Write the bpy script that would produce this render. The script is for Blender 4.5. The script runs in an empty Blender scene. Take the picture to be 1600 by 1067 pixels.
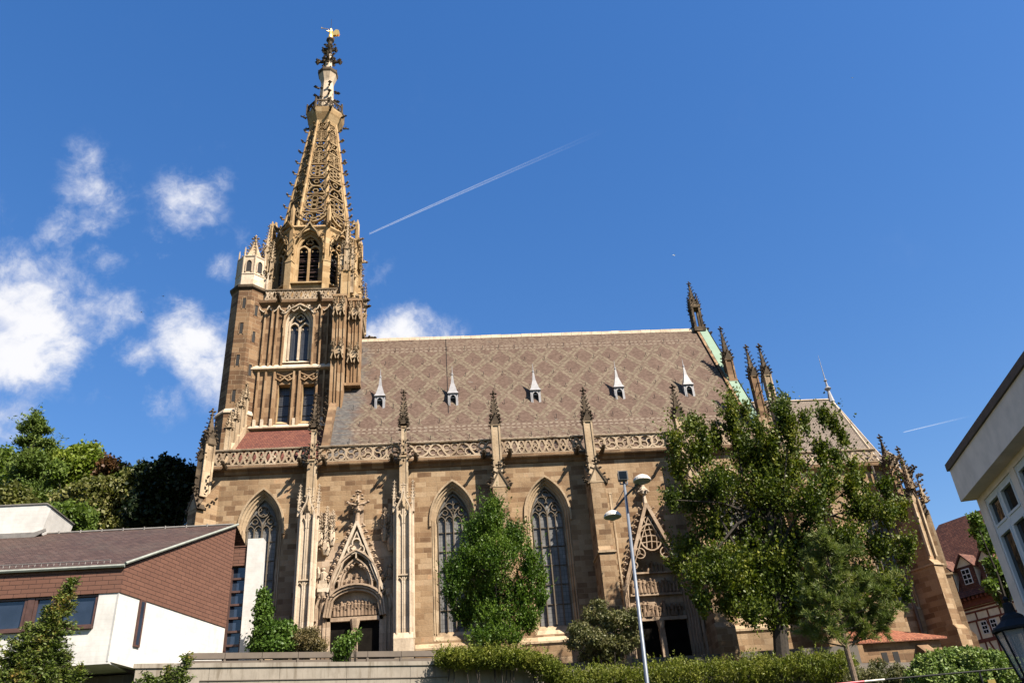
import bpy, bmesh, math, random
import numpy as np
from math import sin, cos, pi, radians, sqrt, atan2
from mathutils import Vector, Matrix
random.seed(7); rng = np.random.default_rng(7)
S = bpy.context.scene; COL = S.collection

# ------------------------------------------------------------ camera
YAW, PITCH, ROLL, FOC = radians(5.2608), radians(30.275), radians(-4.498), 1291.0
_h = Vector((sin(YAW), cos(YAW), 0)); _r = Vector((cos(YAW), -sin(YAW), 0)); _z = Vector((0, 0, 1))
_f = _h*cos(PITCH)+_z*sin(PITCH); _u = -_h*sin(PITCH)+_z*cos(PITCH)
CR = _r*cos(ROLL)+_u*sin(ROLL); CU = -_r*sin(ROLL)+_u*cos(ROLL)
cd = bpy.data.cameras.new('camera'); cam = bpy.data.objects.new('camera', cd); COL.objects.link(cam)
cd.sensor_width = 36; cd.lens = FOC/1600*36; cd.clip_start = .1; cd.clip_end = 30000
cam.matrix_world = Matrix(((CR.x, CU.x, -_f.x, 0), (CR.y, CU.y, -_f.y, 0), (CR.z, CU.z, -_f.z, 0), (0, 0, 0, 1)))
S.camera = cam

def ray(px, py):
    return CR*(px-800)-CU*(py-533.5)+_f*FOC
def at(px, py, y):            # where the sight line through a photograph point meets the depth y
    d = ray(px, py); return d*(y/d.y)

# ------------------------------------------------------------ light
SUN_AZ, SUN_EL = 46, 46
sd = bpy.data.lights.new('sun', 'SUN'); so = bpy.data.objects.new('sun', sd); COL.objects.link(so)
sd.energy = 4.9; sd.angle = radians(.53); sd.color = (1, .91, .78)
sv = Vector((sin(radians(SUN_AZ))*cos(radians(SUN_EL)), -cos(radians(SUN_AZ))*cos(radians(SUN_EL)), sin(radians(SUN_EL))))
so.rotation_euler = sv.to_track_quat('Z', 'Y').to_euler(); so.location = (40, -60, 80)
S.view_settings.view_transform = 'Standard'; S.view_settings.look = 'None'
S.view_settings.gamma = 1; S.view_settings.exposure = 1.7; S.view_settings.use_curve_mapping = False

class NT:
    def __init__(s, tree): s.t = tree; s.t.nodes.clear()
    def n(s, typ, props=None, **ins):
        nd = s.t.nodes.new(typ)
        for k, v in (props or {}).items(): setattr(nd, k, v)
        for k, v in ins.items():
            key = int(k[1:]) if k[0] == 'i' and k[1:].isdigit() else k.replace('_', ' ')
            sk = nd.inputs[key]
            if hasattr(v, 'bl_idname') and hasattr(v, 'links'): s.t.links.new(v, sk)
            elif hasattr(v, 'outputs'): s.t.links.new(v.outputs[0], sk)
            else: sk.default_value = v
        return nd
    def m(s, op, a, b=0., c=0., clamp=False):
        return s.n('ShaderNodeMath', dict(operation=op, use_clamp=clamp), i0=a, i1=b, i2=c)
    def mix(s, f, a, b, bt='MIX'):
        nd = s.n('ShaderNodeMix', dict(data_type='RGBA', blend_type=bt))
        for k, v in ((0, f), (6, a), (7, b)):
            sk = nd.inputs[k]
            if hasattr(v, 'bl_idname') and hasattr(v, 'links'): s.t.links.new(v, sk)
            elif hasattr(v, 'outputs'): s.t.links.new(v.outputs[0], sk)
            else: sk.default_value = (v if not isinstance(v, tuple) or len(v) == 4 else (*v, 1))
        return nd.outputs[2]
    def noise(s, vec, scale, detail=4, rough=.55, out=0):
        nd = s.n('ShaderNodeTexNoise', None, Vector=vec, Scale=scale, Detail=detail, Roughness=rough); return nd.outputs[out]
    def ramp(s, f, stops, interp='LINEAR'):
        nd = s.n('ShaderNodeValToRGB', None, Fac=f); cr = nd.color_ramp; cr.interpolation = interp
        while len(cr.elements) < len(stops): cr.elements.new(.5)
        for e, (p, c) in zip(cr.elements, stops): e.position = p; e.color = (*c, 1) if len(c) == 3 else c
        return nd.outputs[0]
    def smooth(s, v, a, b, c=0., d=1.):
        nd = s.n('ShaderNodeMapRange', dict(interpolation_type='SMOOTHSTEP'), i0=v, i1=a, i2=b, i3=c, i4=d); return nd.outputs[0]

# ------------------------------------------------------------ sky
w = bpy.data.worlds.new('World'); S.world = w; w.use_nodes = True
T = NT(w.node_tree)
sky = T.n('ShaderNodeTexSky', dict(sky_type='NISHITA', sun_disc=False, sun_elevation=radians(SUN_EL),
          sun_rotation=radians(180-SUN_AZ), altitude=300, air_density=1.25, dust_density=.5, ozone_density=3.0))
skyg = T.n('ShaderNodeGamma', None, Color=sky, Gamma=.75)
skyc = T.n('ShaderNodeHueSaturation', None, Hue=.514, Saturation=1.53, Value=1.55, Color=skyg)
gen = T.n('ShaderNodeTexCoord').outputs['Generated']
CL = [(60, 490, 150, 1.0), (20, 540, 110, .9), (40, 420, 90, .85), (175, 490, 75, .75), (150, 330, 90, .66), (135, 250, 55, .5), (290, 320, 90, .62), (345, 280, 45, .42), (240, 380, 70, .5),
      (290, 530, 95, .85), (210, 550, 70, .7), (340, 580, 90, .75), (250, 625, 75, .52), (345, 415, 45, .55), (640, 520, 80, .85), (595, 535, 65, .85), (690, 532, 60, .82), (150, 405, 70, .62), (100, 360, 70, .62), (8, 340, 60, .52), (20, 655, 70, .5),
      (590, 430, 70, .36), (400, 380, 60, .42), (160, 600, 50, .38), (350, 240, 60, .36)]
acc = None
for px, py, r, s_ in CL:
    d = ray(px, py).normalized(); rr = r/1291*.86
    dist = T.n('ShaderNodeVectorMath', dict(operation='DISTANCE'), i0=gen, i1=tuple(d)).outputs['Value']
    b = T.smooth(dist, rr*1.35, rr*.0, 0., s_)
    acc = b if acc is None else T.n('ShaderNodeMath', dict(operation='SMOOTH_MAX'), i0=acc, i1=b, i2=.06)
warp = T.n('ShaderNodeVectorMath', dict(operation='ADD'), i0=gen, i1=T.n('ShaderNodeVectorMath', dict(operation='SCALE'), i0=T.noise(gen, 5., 5, .62, 1), Scale=.16)).outputs[0]
nz = T.noise(warp, 8.5, 12, .64)
fine = T.noise(gen, 38., 10, .66)
dens = T.m('ADD', T.m('MULTIPLY', acc, 1.42), T.m('MULTIPLY_ADD', T.m('SUBTRACT', nz, .5), 3.0, T.m('MULTIPLY', T.m('SUBTRACT', fine, .5), 1.0)))
cov = T.m('MULTIPLY', T.smooth(dens, .30, 1.35), T.smooth(acc, .0, .5))
ccol = T.mix(T.smooth(T.m('ADD', dens, T.m('MULTIPLY', T.m('SUBTRACT', T.noise(warp, 14., 8, .6), .5), 2.2)), .4, 1.5), (3.6, 4.0, 5.2), (6.0, 6.0, 6.2))
allc = T.mix(cov, skyc, ccol)
bg = T.n('ShaderNodeBackground', None, Color=allc, Strength=.050)
T.n('ShaderNodeOutputWorld', None, Surface=bg)

# ------------------------------------------------------------ materials
MATS = {}
def newmat(name):
    m = bpy.data.materials.new(name); m.use_nodes = True; MATS[name] = m; return m, NT(m.node_tree)
def finish(t, col, rough=.85, bump=None, bs=.3, bd=.05, metal=0., spec=.3):
    p = t.n('ShaderNodeBsdfPrincipled', None, Base_Color=col, Roughness=rough, Metallic=metal)
    p.inputs['Specular IOR Level'].default_value = spec
    if bump is not None:
        t.t.links.new(t.n('ShaderNodeBump', None, Strength=bs, Distance=bd, Height=bump).outputs[0], p.inputs['Normal'])
    t.n('ShaderNodeOutputMaterial', None, Surface=p); return p
def wallcoords(t, centre=None):
    o = t.n('ShaderNodeTexCoord').outputs['Object']; sp = t.n('ShaderNodeSeparateXYZ', None, Vector=o)
    x, y, z = sp.outputs
    if centre:
        u = t.m('MULTIPLY', t.m('ARCTAN2', t.m('SUBTRACT', y, centre[1]), t.m('SUBTRACT', x, centre[0])), centre[2])
    else:
        g = t.n('ShaderNodeNewGeometry').outputs['True Normal']; gs = t.n('ShaderNodeSeparateXYZ', None, Vector=g)
        f = t.m('GREATER_THAN', t.m('ABSOLUTE', gs.outputs[0]), t.m('ABSOLUTE', gs.outputs[1]))
        u = t.m('ADD', t.m('MULTIPLY', x, t.m('SUBTRACT', 1., f)), t.m('MULTIPLY', y, f))
    return o, u, z
def mk_stone(name, stops, mortar, bw=.95, bh=.42, ms=.012, soot=.35, sootc=(.05, .038, .028), centre=None, bs=.6, mortmix=.6, sootscale=.35):
    K = (.66, .635, .60) if name not in ('pale_stone', 'trim_stone', 'portal_stone', 'balustrade_stone') else (.74, .72, .69); stops = [(p, tuple(x*k for x, k in zip(q, K))) for p, q in stops]; mortar = tuple(x*k for x, k in zip(mortar, K)); sootc = tuple(x*k for x, k in zip(sootc, K))
    m, t = newmat(name); o, u, z = wallcoords(t, centre)
    wob = t.m('MULTIPLY', t.m('SUBTRACT', t.noise(o, .6, 2), .5), .10)
    v = t.n('ShaderNodeCombineXYZ', None, X=u, Y=t.m('ADD', z, wob))
    br = t.n('ShaderNodeTexBrick', dict(offset=.37, squash=1.35, squash_frequency=3), Vector=v, Color1=(0, 0, 0, 1), Color2=(1, 1, 1, 1), Mortar=(.5, .5, .5, 1), Scale=1., Mortar_Size=ms, Mortar_Smooth=.3, Bias=0., Brick_Width=bw, Row_Height=bh)
    br2 = t.n('ShaderNodeTexBrick', dict(offset=.5, squash=1.0), Vector=t.n('ShaderNodeVectorMath', dict(operation='ADD'), i0=v, i1=(13.3, 7*bh, 0)), Color1=(0, 0, 0, 1), Color2=(1, 1, 1, 1), Mortar=(.5, .5, .5, 1), Scale=1., Mortar_Size=0., Bias=0., Brick_Width=bw*2.7, Row_Height=bh*1.0)
    val = t.m('ADD', t.m('MULTIPLY', br.outputs[0], .78), t.m('MULTIPLY', br2.outputs[0], .12))
    val = t.m('ADD', val, t.m('MULTIPLY', t.m('SUBTRACT', t.noise(o, 1.1, 6, .65), .36), .6), clamp=True)
    c = t.ramp(val, stops)
    c = t.mix(t.m('MULTIPLY', t.smooth(t.noise(o, 9., 5, .7), .38, .68), .35), c, (.62, .6, .56), 'MULTIPLY')
    c = t.mix(t.m('MULTIPLY', br.outputs['Fac'], mortmix), c, mortar)
    n2 = t.n('ShaderNodeVectorMath', dict(operation='MULTIPLY'), i0=o, i1=(1, 1, .35)).outputs[0]
    c = t.mix(t.m('MULTIPLY', t.smooth(t.noise(n2, sootscale, 6, .65), .48, .72), soot), c, sootc)
    n3 = t.n('ShaderNodeVectorMath', dict(operation='MULTIPLY'), i0=o, i1=(2.6, 2.6, .16)).outputs[0]
    c = t.mix(t.m('MULTIPLY', t.smooth(t.noise(n3, .8, 6, .7), .52, .74), soot*.9), c, sootc)
    hgt = t.m('ADD', t.m('MULTIPLY', br.outputs['Fac'], -.5), t.m('MULTIPLY', t.noise(o, 6., 6, .65), .6))
    finish(t, c, .9, hgt, bs, .06, spec=.15); return m
TAN = [(0., (.12, .07, .04)), (.22, (.215, .135, .078)), (.5, (.315, .218, .132)), (.75, (.365, .262, .165)), (.9, (.40, .30, .20)), (1., (.42, .26, .15))]
mk_stone('wall_stone', TAN, (.40, .31, .215), bw=.80, bh=.39, ms=.013, soot=.38, mortmix=.5)
mk_stone('brown_stone', [(0., (.10, .058, .034)), (.4, (.17, .10, .057)), (.7, (.235, .148, .085)), (1., (.30, .20, .12))], (.40, .32, .22), bw=.95, bh=.46, ms=.018, soot=.25, centre=(-18.4, 66., 1.45), mortmix=.75)
mk_stone('dark_stone', [(0., (.115, .068, .04)), (.4, (.19, .118, .07)), (.7, (.27, .175, .105)), (1., (.36, .25, .15))], (.32, .245, .16), bw=.85, bh=.44, ms=.012, soot=.5)
mk_stone('trim_stone', [(0., (.27, .195, .125)), (.5, (.38, .29, .195)), (1., (.50, .40, .285))], (.33, .25, .17), bw=1.6, bh=.9, ms=.004, soot=.62, sootc=(.09, .065, .045), sootscale=1.1)
mk_stone('pale_stone', [(0., (.42, .335, .25)), (.5, (.52, .43, .33)), (1., (.60, .51, .41))], (.42, .34, .26), bw=1.1, bh=.8, ms=.004, soot=.32, sootc=(.10, .07, .05), sootscale=.9)
mk_stone('rib_stone', [(0., (.22, .13, .07)), (.5, (.33, .215, .125)), (1., (.43, .31, .20))], (.3, .2, .12), bw=1.2, bh=.9, ms=.006, soot=.45, sootc=(.13, .075, .04), sootscale=.8)
mk_stone('yellow_stone', [(0., (.30, .19, .095)), (.5, (.42, .29, .155)), (1., (.52, .39, .235))], (.40, .29, .17), bw=1.2, bh=.7, ms=.006, soot=.38, sootc=(.12, .072, .035), sootscale=.8)
mk_stone('soot_stone', [(0., (.055, .042, .030)), (.5, (.095, .072, .05)), (1., (.17, .13, .09))], (.08, .06, .045), bw=.7, bh=.5, ms=.004, soot=.5, sootc=(.028, .022, .017), sootscale=1.5)
mk_stone('spire_stone', [(0., (.17, .115, .06)), (.5, (.29, .205, .115)), (1., (.42, .315, .19))], (.2, .15, .09), bw=.9, bh=.8, ms=.004, soot=.72, sootc=(.07, .05, .03), sootscale=.8)
mk_stone('portal_stone', [(0., (.26, .19, .135)), (.5, (.37, .28, .205)), (1., (.46, .365, .28))], (.3, .23, .17), bw=1.0, bh=.6, ms=.005, soot=.45, sootc=(.10, .068, .047), sootscale=1.1)
mk_stone('tracery_stone', [(0., (.11, .09, .07)), (.5, (.16, .135, .105)), (1., (.20, .165, .13))], (.15, .12, .1), bw=2, bh=2, ms=.0, soot=.4, sootscale=1.4)
mk_stone('relief_stone', [(0., (.16, .11, .075)), (.5, (.24, .17, .12)), (1., (.34, .25, .18))], (.2, .15, .1), bw=2, bh=2, ms=.0, soot=.5, sootscale=1.4)
mk_stone('balustrade_stone', [(0., (.27, .20, .14)), (.5, (.38, .295, .21)), (1., (.48, .39, .295))], (.3, .2, .14), bw=1.1, bh=1.3, ms=.004, soot=.5, sootc=(.07, .05, .035), sootscale=1.0)

def mk_plain(name, c, rough=.7, var=.15, scale=3., metal=0., spec=.4, bump=0.):
    m, t = newmat(name); o = t.n('ShaderNodeTexCoord').outputs['Object']
    nz_ = t.noise(o, scale, 5, .6)
    col = t.mix(t.smooth(nz_, .3, .7), tuple(x*(1-var) for x in c), tuple(min(1, x*(1+var)) for x in c))
    finish(t, col, rough, nz_ if bump else None, bump, .03, metal, spec); return m
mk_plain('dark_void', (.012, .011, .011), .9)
mk_plain('shaded_door', (.006, .005, .004), .9, .4, 2, spec=.05)  # near-black colour stands in for the shade of a deeper doorway recess
mk_plain('lead_grey', (.20, .195, .20), .55, .12)
mk_plain('gold', (1.0, .62, .18), .28, .05, metal=.85)
mk_plain('iron', (.012, .012, .013), .7, spec=.15)
mk_plain('lamp_metal', (.10, .115, .14), .45, .06, 8, metal=.2)
mk_plain('lamp_white', (.40, .37, .33), .5, .06)
mk_plain('lamp_dark', (.05, .05, .05), .5)
mk_plain('white_frame', (.55, .55, .56), .45, .04)
mk_plain('bark', (.022, .017, .012), .95, .35, 7, bump=.5)
mk_plain('pine_bark', (.10, .07, .048), .95, .35, 9, bump=.5)
mk_plain('timber_red', (.12, .035, .022), .8, .2)
mk_plain('brown_frame', (.055, .028, .022), .5, .2)
mk_plain('fascia_dark', (.055, .04, .035), .6, .2)
mk_plain('curtain', (.35, .33, .28), .9, .1)
mk_plain('copper_pipe', (.06, .045, .035), .6, .2)
mk_plain('bird_dark', (.02, .02, .022), .8)
mk_plain('bird_pale', (.8, .8, .8), .8)
mk_plain('sign_yellow', (.16, .11, .015), .6)
mk_plain('gutter', (.18, .19, .165), .5, .15)
mk_plain('flashing', (.13, .12, .11), .6, .2)
mk_plain('rail_red', (.45, .03, .06), .5)

def mk_glass(name, base, gw, gh, line, ms=.02, rough=.25, reflect=.5):
    m, t = newmat(name); o, u, z = wallcoords(t)
    v = t.n('ShaderNodeCombineXYZ', None, X=u, Y=z)
    br = t.n('ShaderNodeTexBrick', dict(offset=0.), Vector=v, Color1=(.75, .75, .75, 1), Color2=(1.1, 1.1, 1.1, 1), Mortar=(1, 1, 1, 1), Scale=1., Mortar_Size=ms, Mortar_Smooth=.1, Bias=0., Brick_Width=gw, Row_Height=gh)
    c = t.mix(1., (*base, 1), br.outputs[0], 'MULTIPLY')
    c = t.mix(t.smooth(t.noise(o, .8, 4), .35, .7), c, tuple(x*.6 for x in base))
    c = t.mix(br.outputs['Fac'], c, line)
    finish(t, c, rough, t.noise(o, 3.5, 3), .06, .05, spec=reflect); return m
mk_glass('church_glass', (.135, .13, .125), .30, .30, (.045, .043, .04), .014, .5, .3)
mk_glass('leaded_glass', (.022, .024, .03), .22, .22, (.05, .05, .05), .012, .35, .4)
mk_glass('office_glass', (.008, .010, .011), 9, 9, (.02, .02, .02), 0., .06, .25)
mk_glass('blue_glass', (.02, .028, .045), 9, 9, (.02, .02, .02), 0., .03, .8)

def mk_rooftile():
    m, t = newmat('roof_tile'); o = t.n('ShaderNodeTexCoord').outputs['Object']; sp = t.n('ShaderNodeSeparateXYZ', None, Vector=o)
    x, y, z = sp.outputs
    Lx, Lz = 2.62, 3.45
    xs = t.m('DIVIDE', t.m('SNAP', t.m('ADD', x, 50.), .105), Lx); zs = t.m('DIVIDE', t.m('SNAP', z, .115), Lz)
    a = t.m('ABSOLUTE', t.m('SUBTRACT', t.m('FRACT', t.m('ADD', xs, zs)), .5))
    b = t.m('ABSOLUTE', t.m('SUBTRACT', t.m('FRACT', t.m('ADD', t.m('SUBTRACT', xs, zs), 60.)), .5))
    mn = t.m('MINIMUM', a, b)
    line = t.m('MULTIPLY', t.m('LESS_THAN', mn, .15), t.m('SUBTRACT', 1., t.m('MULTIPLY', t.m('LESS_THAN', mn, .035), .7)))
    zone = t.m('MULTIPLY', t.m('GREATER_THAN', z, 29.0), t.m('LESS_THAN', z, 39.3))
    # lower and upper borders: rows of white dashes and small lozenges
    def band(zc, hw):
        return t.m('LESS_THAN', t.m('ABSOLUTE', t.m('SUBTRACT', z, zc)), hw)
    dash = t.m('GREATER_THAN', t.m('FRACT', t.m('MULTIPLY', x, 2.2)), .42)
    dd = t.m('ADD', t.m('ADD', band(28.75, .07), band(28.35, .06)), t.m('ADD', band(27.1, .06), t.m('ADD', band(39.55, .06), band(40.0, .05))), clamp=True)
    dashes = t.m('MULTIPLY', dd, dash)
    a2 = t.m('ABSOLUTE', t.m('SUBTRACT', t.m('FRACT', t.m('ADD', t.m('MULTIPLY', x, .9), t.m('MULTIPLY', z, .9))), .5))
    small = t.m('MULTIPLY', t.m('LESS_THAN', t.m('ABSOLUTE', t.m('SUBTRACT', z, 27.7)), .42), t.m('LESS_THAN', a2, .2))
    brv = t.n('ShaderNodeCombineXYZ', None, X=x, Y=z)
    br = t.n('ShaderNodeTexBrick', dict(offset=.5), Vector=brv, Color1=(0, 0, 0, 1), Color2=(1, 1, 1, 1), Mortar=(0, 0, 0, 1), Scale=1., Mortar_Size=.012, Mortar_Smooth=.4, Bias=0., Brick_Width=.21, Row_Height=.115)
    rnd = br.outputs[0]
    big = t.noise(o, .35, 5, .6)
    red = t.ramp(t.m('ADD', t.m('MULTIPLY', rnd, .6), t.m('MULTIPLY', big, .5)), [(.1, (.085, .058, .046)), (.5, (.122, .084, .068)), (.95, (.168, .122, .10))])
    tan = t.ramp(t.m('ADD', t.m('MULTIPLY', rnd, .7), t.m('MULTIPLY', big, .35)), [(.1, (.115, .094, .070)), (.5, (.168, .140, .104)), (.95, (.235, .20, .155))])
    f = t.m('ADD', t.m('MULTIPLY', line, zone), small, clamp=True)
    f = t.m('MULTIPLY', f, t.m('SUBTRACT', 1., t.m('MULTIPLY', t.m('LESS_THAN', rnd, .10), .6)))
    plain = t.m('MULTIPLY', t.m('SUBTRACT', 1., zone), .42)
    f = t.m('MAXIMUM', f, t.m('MULTIPLY', plain, t.m('GREATER_THAN', rnd, .35)))
    c = t.mix(f, red, tan)
    c = t.mix(t.m('MULTIPLY', dashes, .6), c, (.30, .265, .22))
    # slate-grey patched strip by the tower and grey patches
    edge = t.m('ADD', x, t.m('MULTIPLY', t.m('SUBTRACT', t.noise(o, .5, 5, .7), .5), 5.))
    g = t.smooth(edge, -6.8, -8.8)
    rows = t.smooth(t.noise(t.n('ShaderNodeCombineXYZ', None, X=t.m('MULTIPLY', x, .5), Y=t.m('MULTIPLY', z, 5.)), 1.1, 4, .7), .52, .6)
    c = t.mix(t.m('MULTIPLY', g, t.m('SUBTRACT', 1., t.m('MULTIPLY', rows, .7))), c, t.mix(rnd, (.08, .08, .084), (.15, .147, .143)))
    patch = t.m('GREATER_THAN', t.noise(t.n('ShaderNodeVectorMath', dict(operation='MULTIPLY'), i0=o, i1=(1, 1, 3)), 1.3, 3, .6), .71)
    c = t.mix(t.m('MULTIPLY', patch, .6), c, (.19, .19, .18))
    # vertical streaks of moss below the dormers
    st = t.noise(t.n('ShaderNodeVectorMath', dict(operation='MULTIPLY'), i0=o, i1=(2.2, .05, .12)), 1.6, 4, .6)
    c = t.mix(t.m('MULTIPLY', t.smooth(st, .56, .72), .32), c, (.07, .055, .045))
    hgt = t.m('ADD', t.m('MULTIPLY', br.outputs['Fac'], -1.), t.m('MULTIPLY', t.m('FRACT', t.m('DIVIDE', z, .115)), -.8))
    c = t.mix(1., c, (.63, .595, .555), 'MULTIPLY')
    finish(t, c, .85, hgt, .22, .02, spec=.12)
mk_rooftile()
DK = {'hall_roof_tile': .36, 'sacristy_tile': .7, 'choir_tile': .6, 'house_tile': 1.0}
def mk_tiles(name, stops_, bw, bh, bs=.5, joint_shadow=(.02, .012, .01), zup=True, skew=False, ms=.02, soot=0.):
    stops = [(p, tuple(x*.8*DK.get(name, .62) for x in q)) for p, q in stops_]
    m, t = newmat(name); o, u, z = wallcoords(t)
    if skew: u = t.m('ADD', u, t.m('MULTIPLY', z, .0))
    v = t.n('ShaderNodeCombineXYZ', None, X=u, Y=z)
    br = t.n('ShaderNodeTexBrick', dict(offset=.5), Vector=v, Color1=(0, 0, 0, 1), Color2=(1, 1, 1, 1), Mortar=(0, 0, 0, 1), Scale=1., Mortar_Size=ms, Mortar_Smooth=.3, Bias=0., Brick_Width=bw, Row_Height=bh)
    val = t.m('ADD', t.m('MULTIPLY', br.outputs[0], .5), t.m('MULTIPLY', t.noise(o, .9, 5, .65), .6))
    c = t.ramp(val, stops); c = t.mix(t.m('MULTIPLY', br.outputs['Fac'], .8), c, joint_shadow)
    if soot: c = t.mix(t.m('MULTIPLY', t.smooth(t.noise(o, .5, 6, .7), .45, .7), soot), c, (.05, .045, .035))
    finish(t, c, .75, t.m('ADD', t.m('MULTIPLY', br.outputs['Fac'], -1.), t.m('MULTIPLY', t.m('FRACT', t.m('DIVIDE', z, bh)), -.7)), bs, .03, spec=.3)
mk_tiles('red_tile', [(.15, (.11, .028, .018)), (.5, (.19, .05, .03)), (.85, (.27, .09, .05))], .2, .16)
mk_tiles('sacristy_tile', [(.15, (.24, .07, .035)), (.5, (.42, .13, .06)), (.85, (.55, .22, .11))], .22, .11)
mk_tiles('house_tile', [(.15, (.06, .02, .012)), (.5, (.11, .036, .02)), (.85, (.17, .065, .038))], .25, .17)
mk_tiles('choir_tile', [(.15, (.17, .125, .095)), (.5, (.25, .19, .145)), (.85, (.34, .27, .205))], .24, .12)
mk_tiles('hall_roof_tile', [(.15, (.09, .044, .031)), (.5, (.16, .082, .058)), (.85, (.24, .14, .105))], .34, .115, bs=.9, soot=.3)
mk_tiles('hall_shingle', [(.1, (.150, .066, .042)), (.6, (.172, .077, .049)), (.95, (.195, .09, .058))], .62, .215, bs=.8, joint_shadow=(.02, .008, .006), ms=.013)  # the dark joint colour also paints a shadow line under each shingle course

def mk_copper():
    m, t = newmat('copper_green'); o = t.n('ShaderNodeTexCoord').outputs['Object']; sp = t.n('ShaderNodeSeparateXYZ', None, Vector=o)
    c = t.mix(t.noise(o, .9, 5), (.085, .15, .105), (.17, .225, .16))
    seam = t.m('LESS_THAN', t.m('FRACT', t.m('MULTIPLY', sp.outputs[2], .8)), .06)
    c = t.mix(t.m('MULTIPLY', seam, .6), c, (.12, .2, .16)); finish(t, c, .7, None)
mk_copper()
CK = {'office_plaster': 2.3, 'white_concrete': .50, 'lime_plaster': 1.0}
def mk_concrete(name, base, streak=.5, boards=True):
    m, t = newmat(name); o, u, z = wallcoords(t)
    n1 = t.noise(o, 1.3, 6, .65); v = t.n('ShaderNodeCombineXYZ', None, X=t.m('MULTIPLY', u, 3.), Y=t.m('MULTIPLY', z, .35))
    n2 = t.noise(v, 1.2, 6, .7)
    base = tuple(b*CK.get(name, .62) for b in base)
    c = t.mix(t.smooth(n1, .3, .7), tuple(b*.86 for b in base), tuple(min(1, b*1.08) for b in base))
    c = t.mix(t.m('MULTIPLY', t.smooth(n2, .48, .7), streak), c, (.10, .082, .06))
    if boards:
        brd = t.m('LESS_THAN', t.m('FRACT', t.m('MULTIPLY', z, 4.2)), .05)
        c = t.mix(t.m('MULTIPLY', brd, .22), c, (.2, .17, .13))
    hv = t.n('ShaderNodeTexVoronoi', None, Vector=t.n('ShaderNodeCombineXYZ', None, X=u, Y=z), Scale=.9)
    hole = t.m('LESS_THAN', hv.outputs['Distance'], .022)
    c = t.mix(t.m('MULTIPLY', hole, .7), c, (.08, .07, .06))
    finish(t, c, .85, n1, .15, .03, spec=.2)
mk_concrete('white_concrete', (.80, .775, .735), .10)
mk_concrete('wall_concrete', (.30, .262, .215), .85)
mk_concrete('dark_concrete', (.16, .13, .105), .6, False)
mk_concrete('office_plaster', (.31, .245, .205), .06, False)
mk_concrete('lime_plaster', (.62, .55, .43), .1, False)

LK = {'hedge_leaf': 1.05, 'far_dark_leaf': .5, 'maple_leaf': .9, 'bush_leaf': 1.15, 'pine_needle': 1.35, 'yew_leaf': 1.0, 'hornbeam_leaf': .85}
def mk_leaf(name, cols, trans=.3, rough=.5, scale=.5):
    cols = [tuple(x*k*LK.get(name, .8) for x, k in zip(q, (.82, .76, .66))) for q in cols]
    m, t = newmat(name); o = t.n('ShaderNodeTexCoord').outputs['Object']
    isl = t.n('ShaderNodeNewGeometry').outputs['Random Per Island']
    v = t.m('ADD', t.m('MULTIPLY', t.smooth(t.noise(o, scale, 3, .6), .3, .7), .55), t.m('MULTIPLY', isl, .45))
    c = t.ramp(v, [(i/(len(cols)-1), q) for i, q in enumerate(cols)])
    p = t.n('ShaderNodeBsdfPrincipled', None, Base_Color=c, Roughness=rough); p.inputs['Specular IOR Level'].default_value = .18
    tr = t.n('ShaderNodeBsdfTranslucent', None, Color=t.mix(1., c, (1.1, 1.25, .5), 'MULTIPLY'))
    mx = t.n('ShaderNodeMixShader', None, Fac=trans, i1=p, i2=tr)
    t.n('ShaderNodeOutputMaterial', None, Surface=mx)
mk_leaf('maple_leaf', [(.030, .052, .009), (.055, .088, .012), (.11, .145, .018), (.22, .225, .035)], .22)
mk_leaf('hornbeam_leaf', [(.022, .055, .008), (.045, .10, .012), (.09, .165, .02), (.14, .22, .03)], .25)
mk_leaf('pine_needle', [(.035, .055, .014), (.065, .095, .024), (.10, .13, .035), (.16, .175, .05)], .2, scale=1.2)
mk_leaf('yew_leaf', [(.045, .075, .016), (.08, .12, .025), (.13, .17, .04), (.26, .16, .05)], .25, scale=1.5)
mk_leaf('hedge_leaf', [(.05, .075, .014), (.10, .13, .02), (.15, .175, .03), (.20, .21, .05)], .25, scale=1.)
mk_leaf('bush_leaf', [(.06, .10, .03), (.10, .16, .045), (.15, .21, .065), (.20, .26, .10)], .2, scale=1.)
mk_leaf('ivy_leaf', [(.05, .11, .02), (.09, .17, .03), (.13, .22, .045)], .25, scale=1.)
mk_leaf('brown_leaf', [(.08, .075, .035), (.13, .115, .055), (.19, .16, .08), (.25, .2, .11)], .2, scale=1.)
mk_leaf('viburnum_leaf', [(.06, .075, .03), (.095, .11, .045), (.15, .155, .075), (.24, .22, .12)], .2, scale=1.)
mk_leaf('far_green_leaf', [(.07, .13, .025), (.12, .19, .04), (.18, .26, .06)], .3, scale=.2)
mk_leaf('far_lime_leaf', [(.10, .16, .018), (.18, .25, .035), (.26, .31, .05)], .3, scale=.2)
mk_leaf('far_olive_leaf', [(.06, .075, .018), (.11, .13, .035), (.19, .20, .07), (.34, .32, .17)], .25, scale=.3)
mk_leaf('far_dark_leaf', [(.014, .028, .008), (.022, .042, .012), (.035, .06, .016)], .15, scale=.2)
mk_leaf('far_conifer_leaf', [(.07, .12, .03), (.12, .185, .04), (.18, .24, .06)], .25, scale=.3)
mk_leaf('copper_leaf', [(.07, .035, .018), (.12, .06, .03), (.12, .10, .035)], .25, scale=.3)
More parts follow.
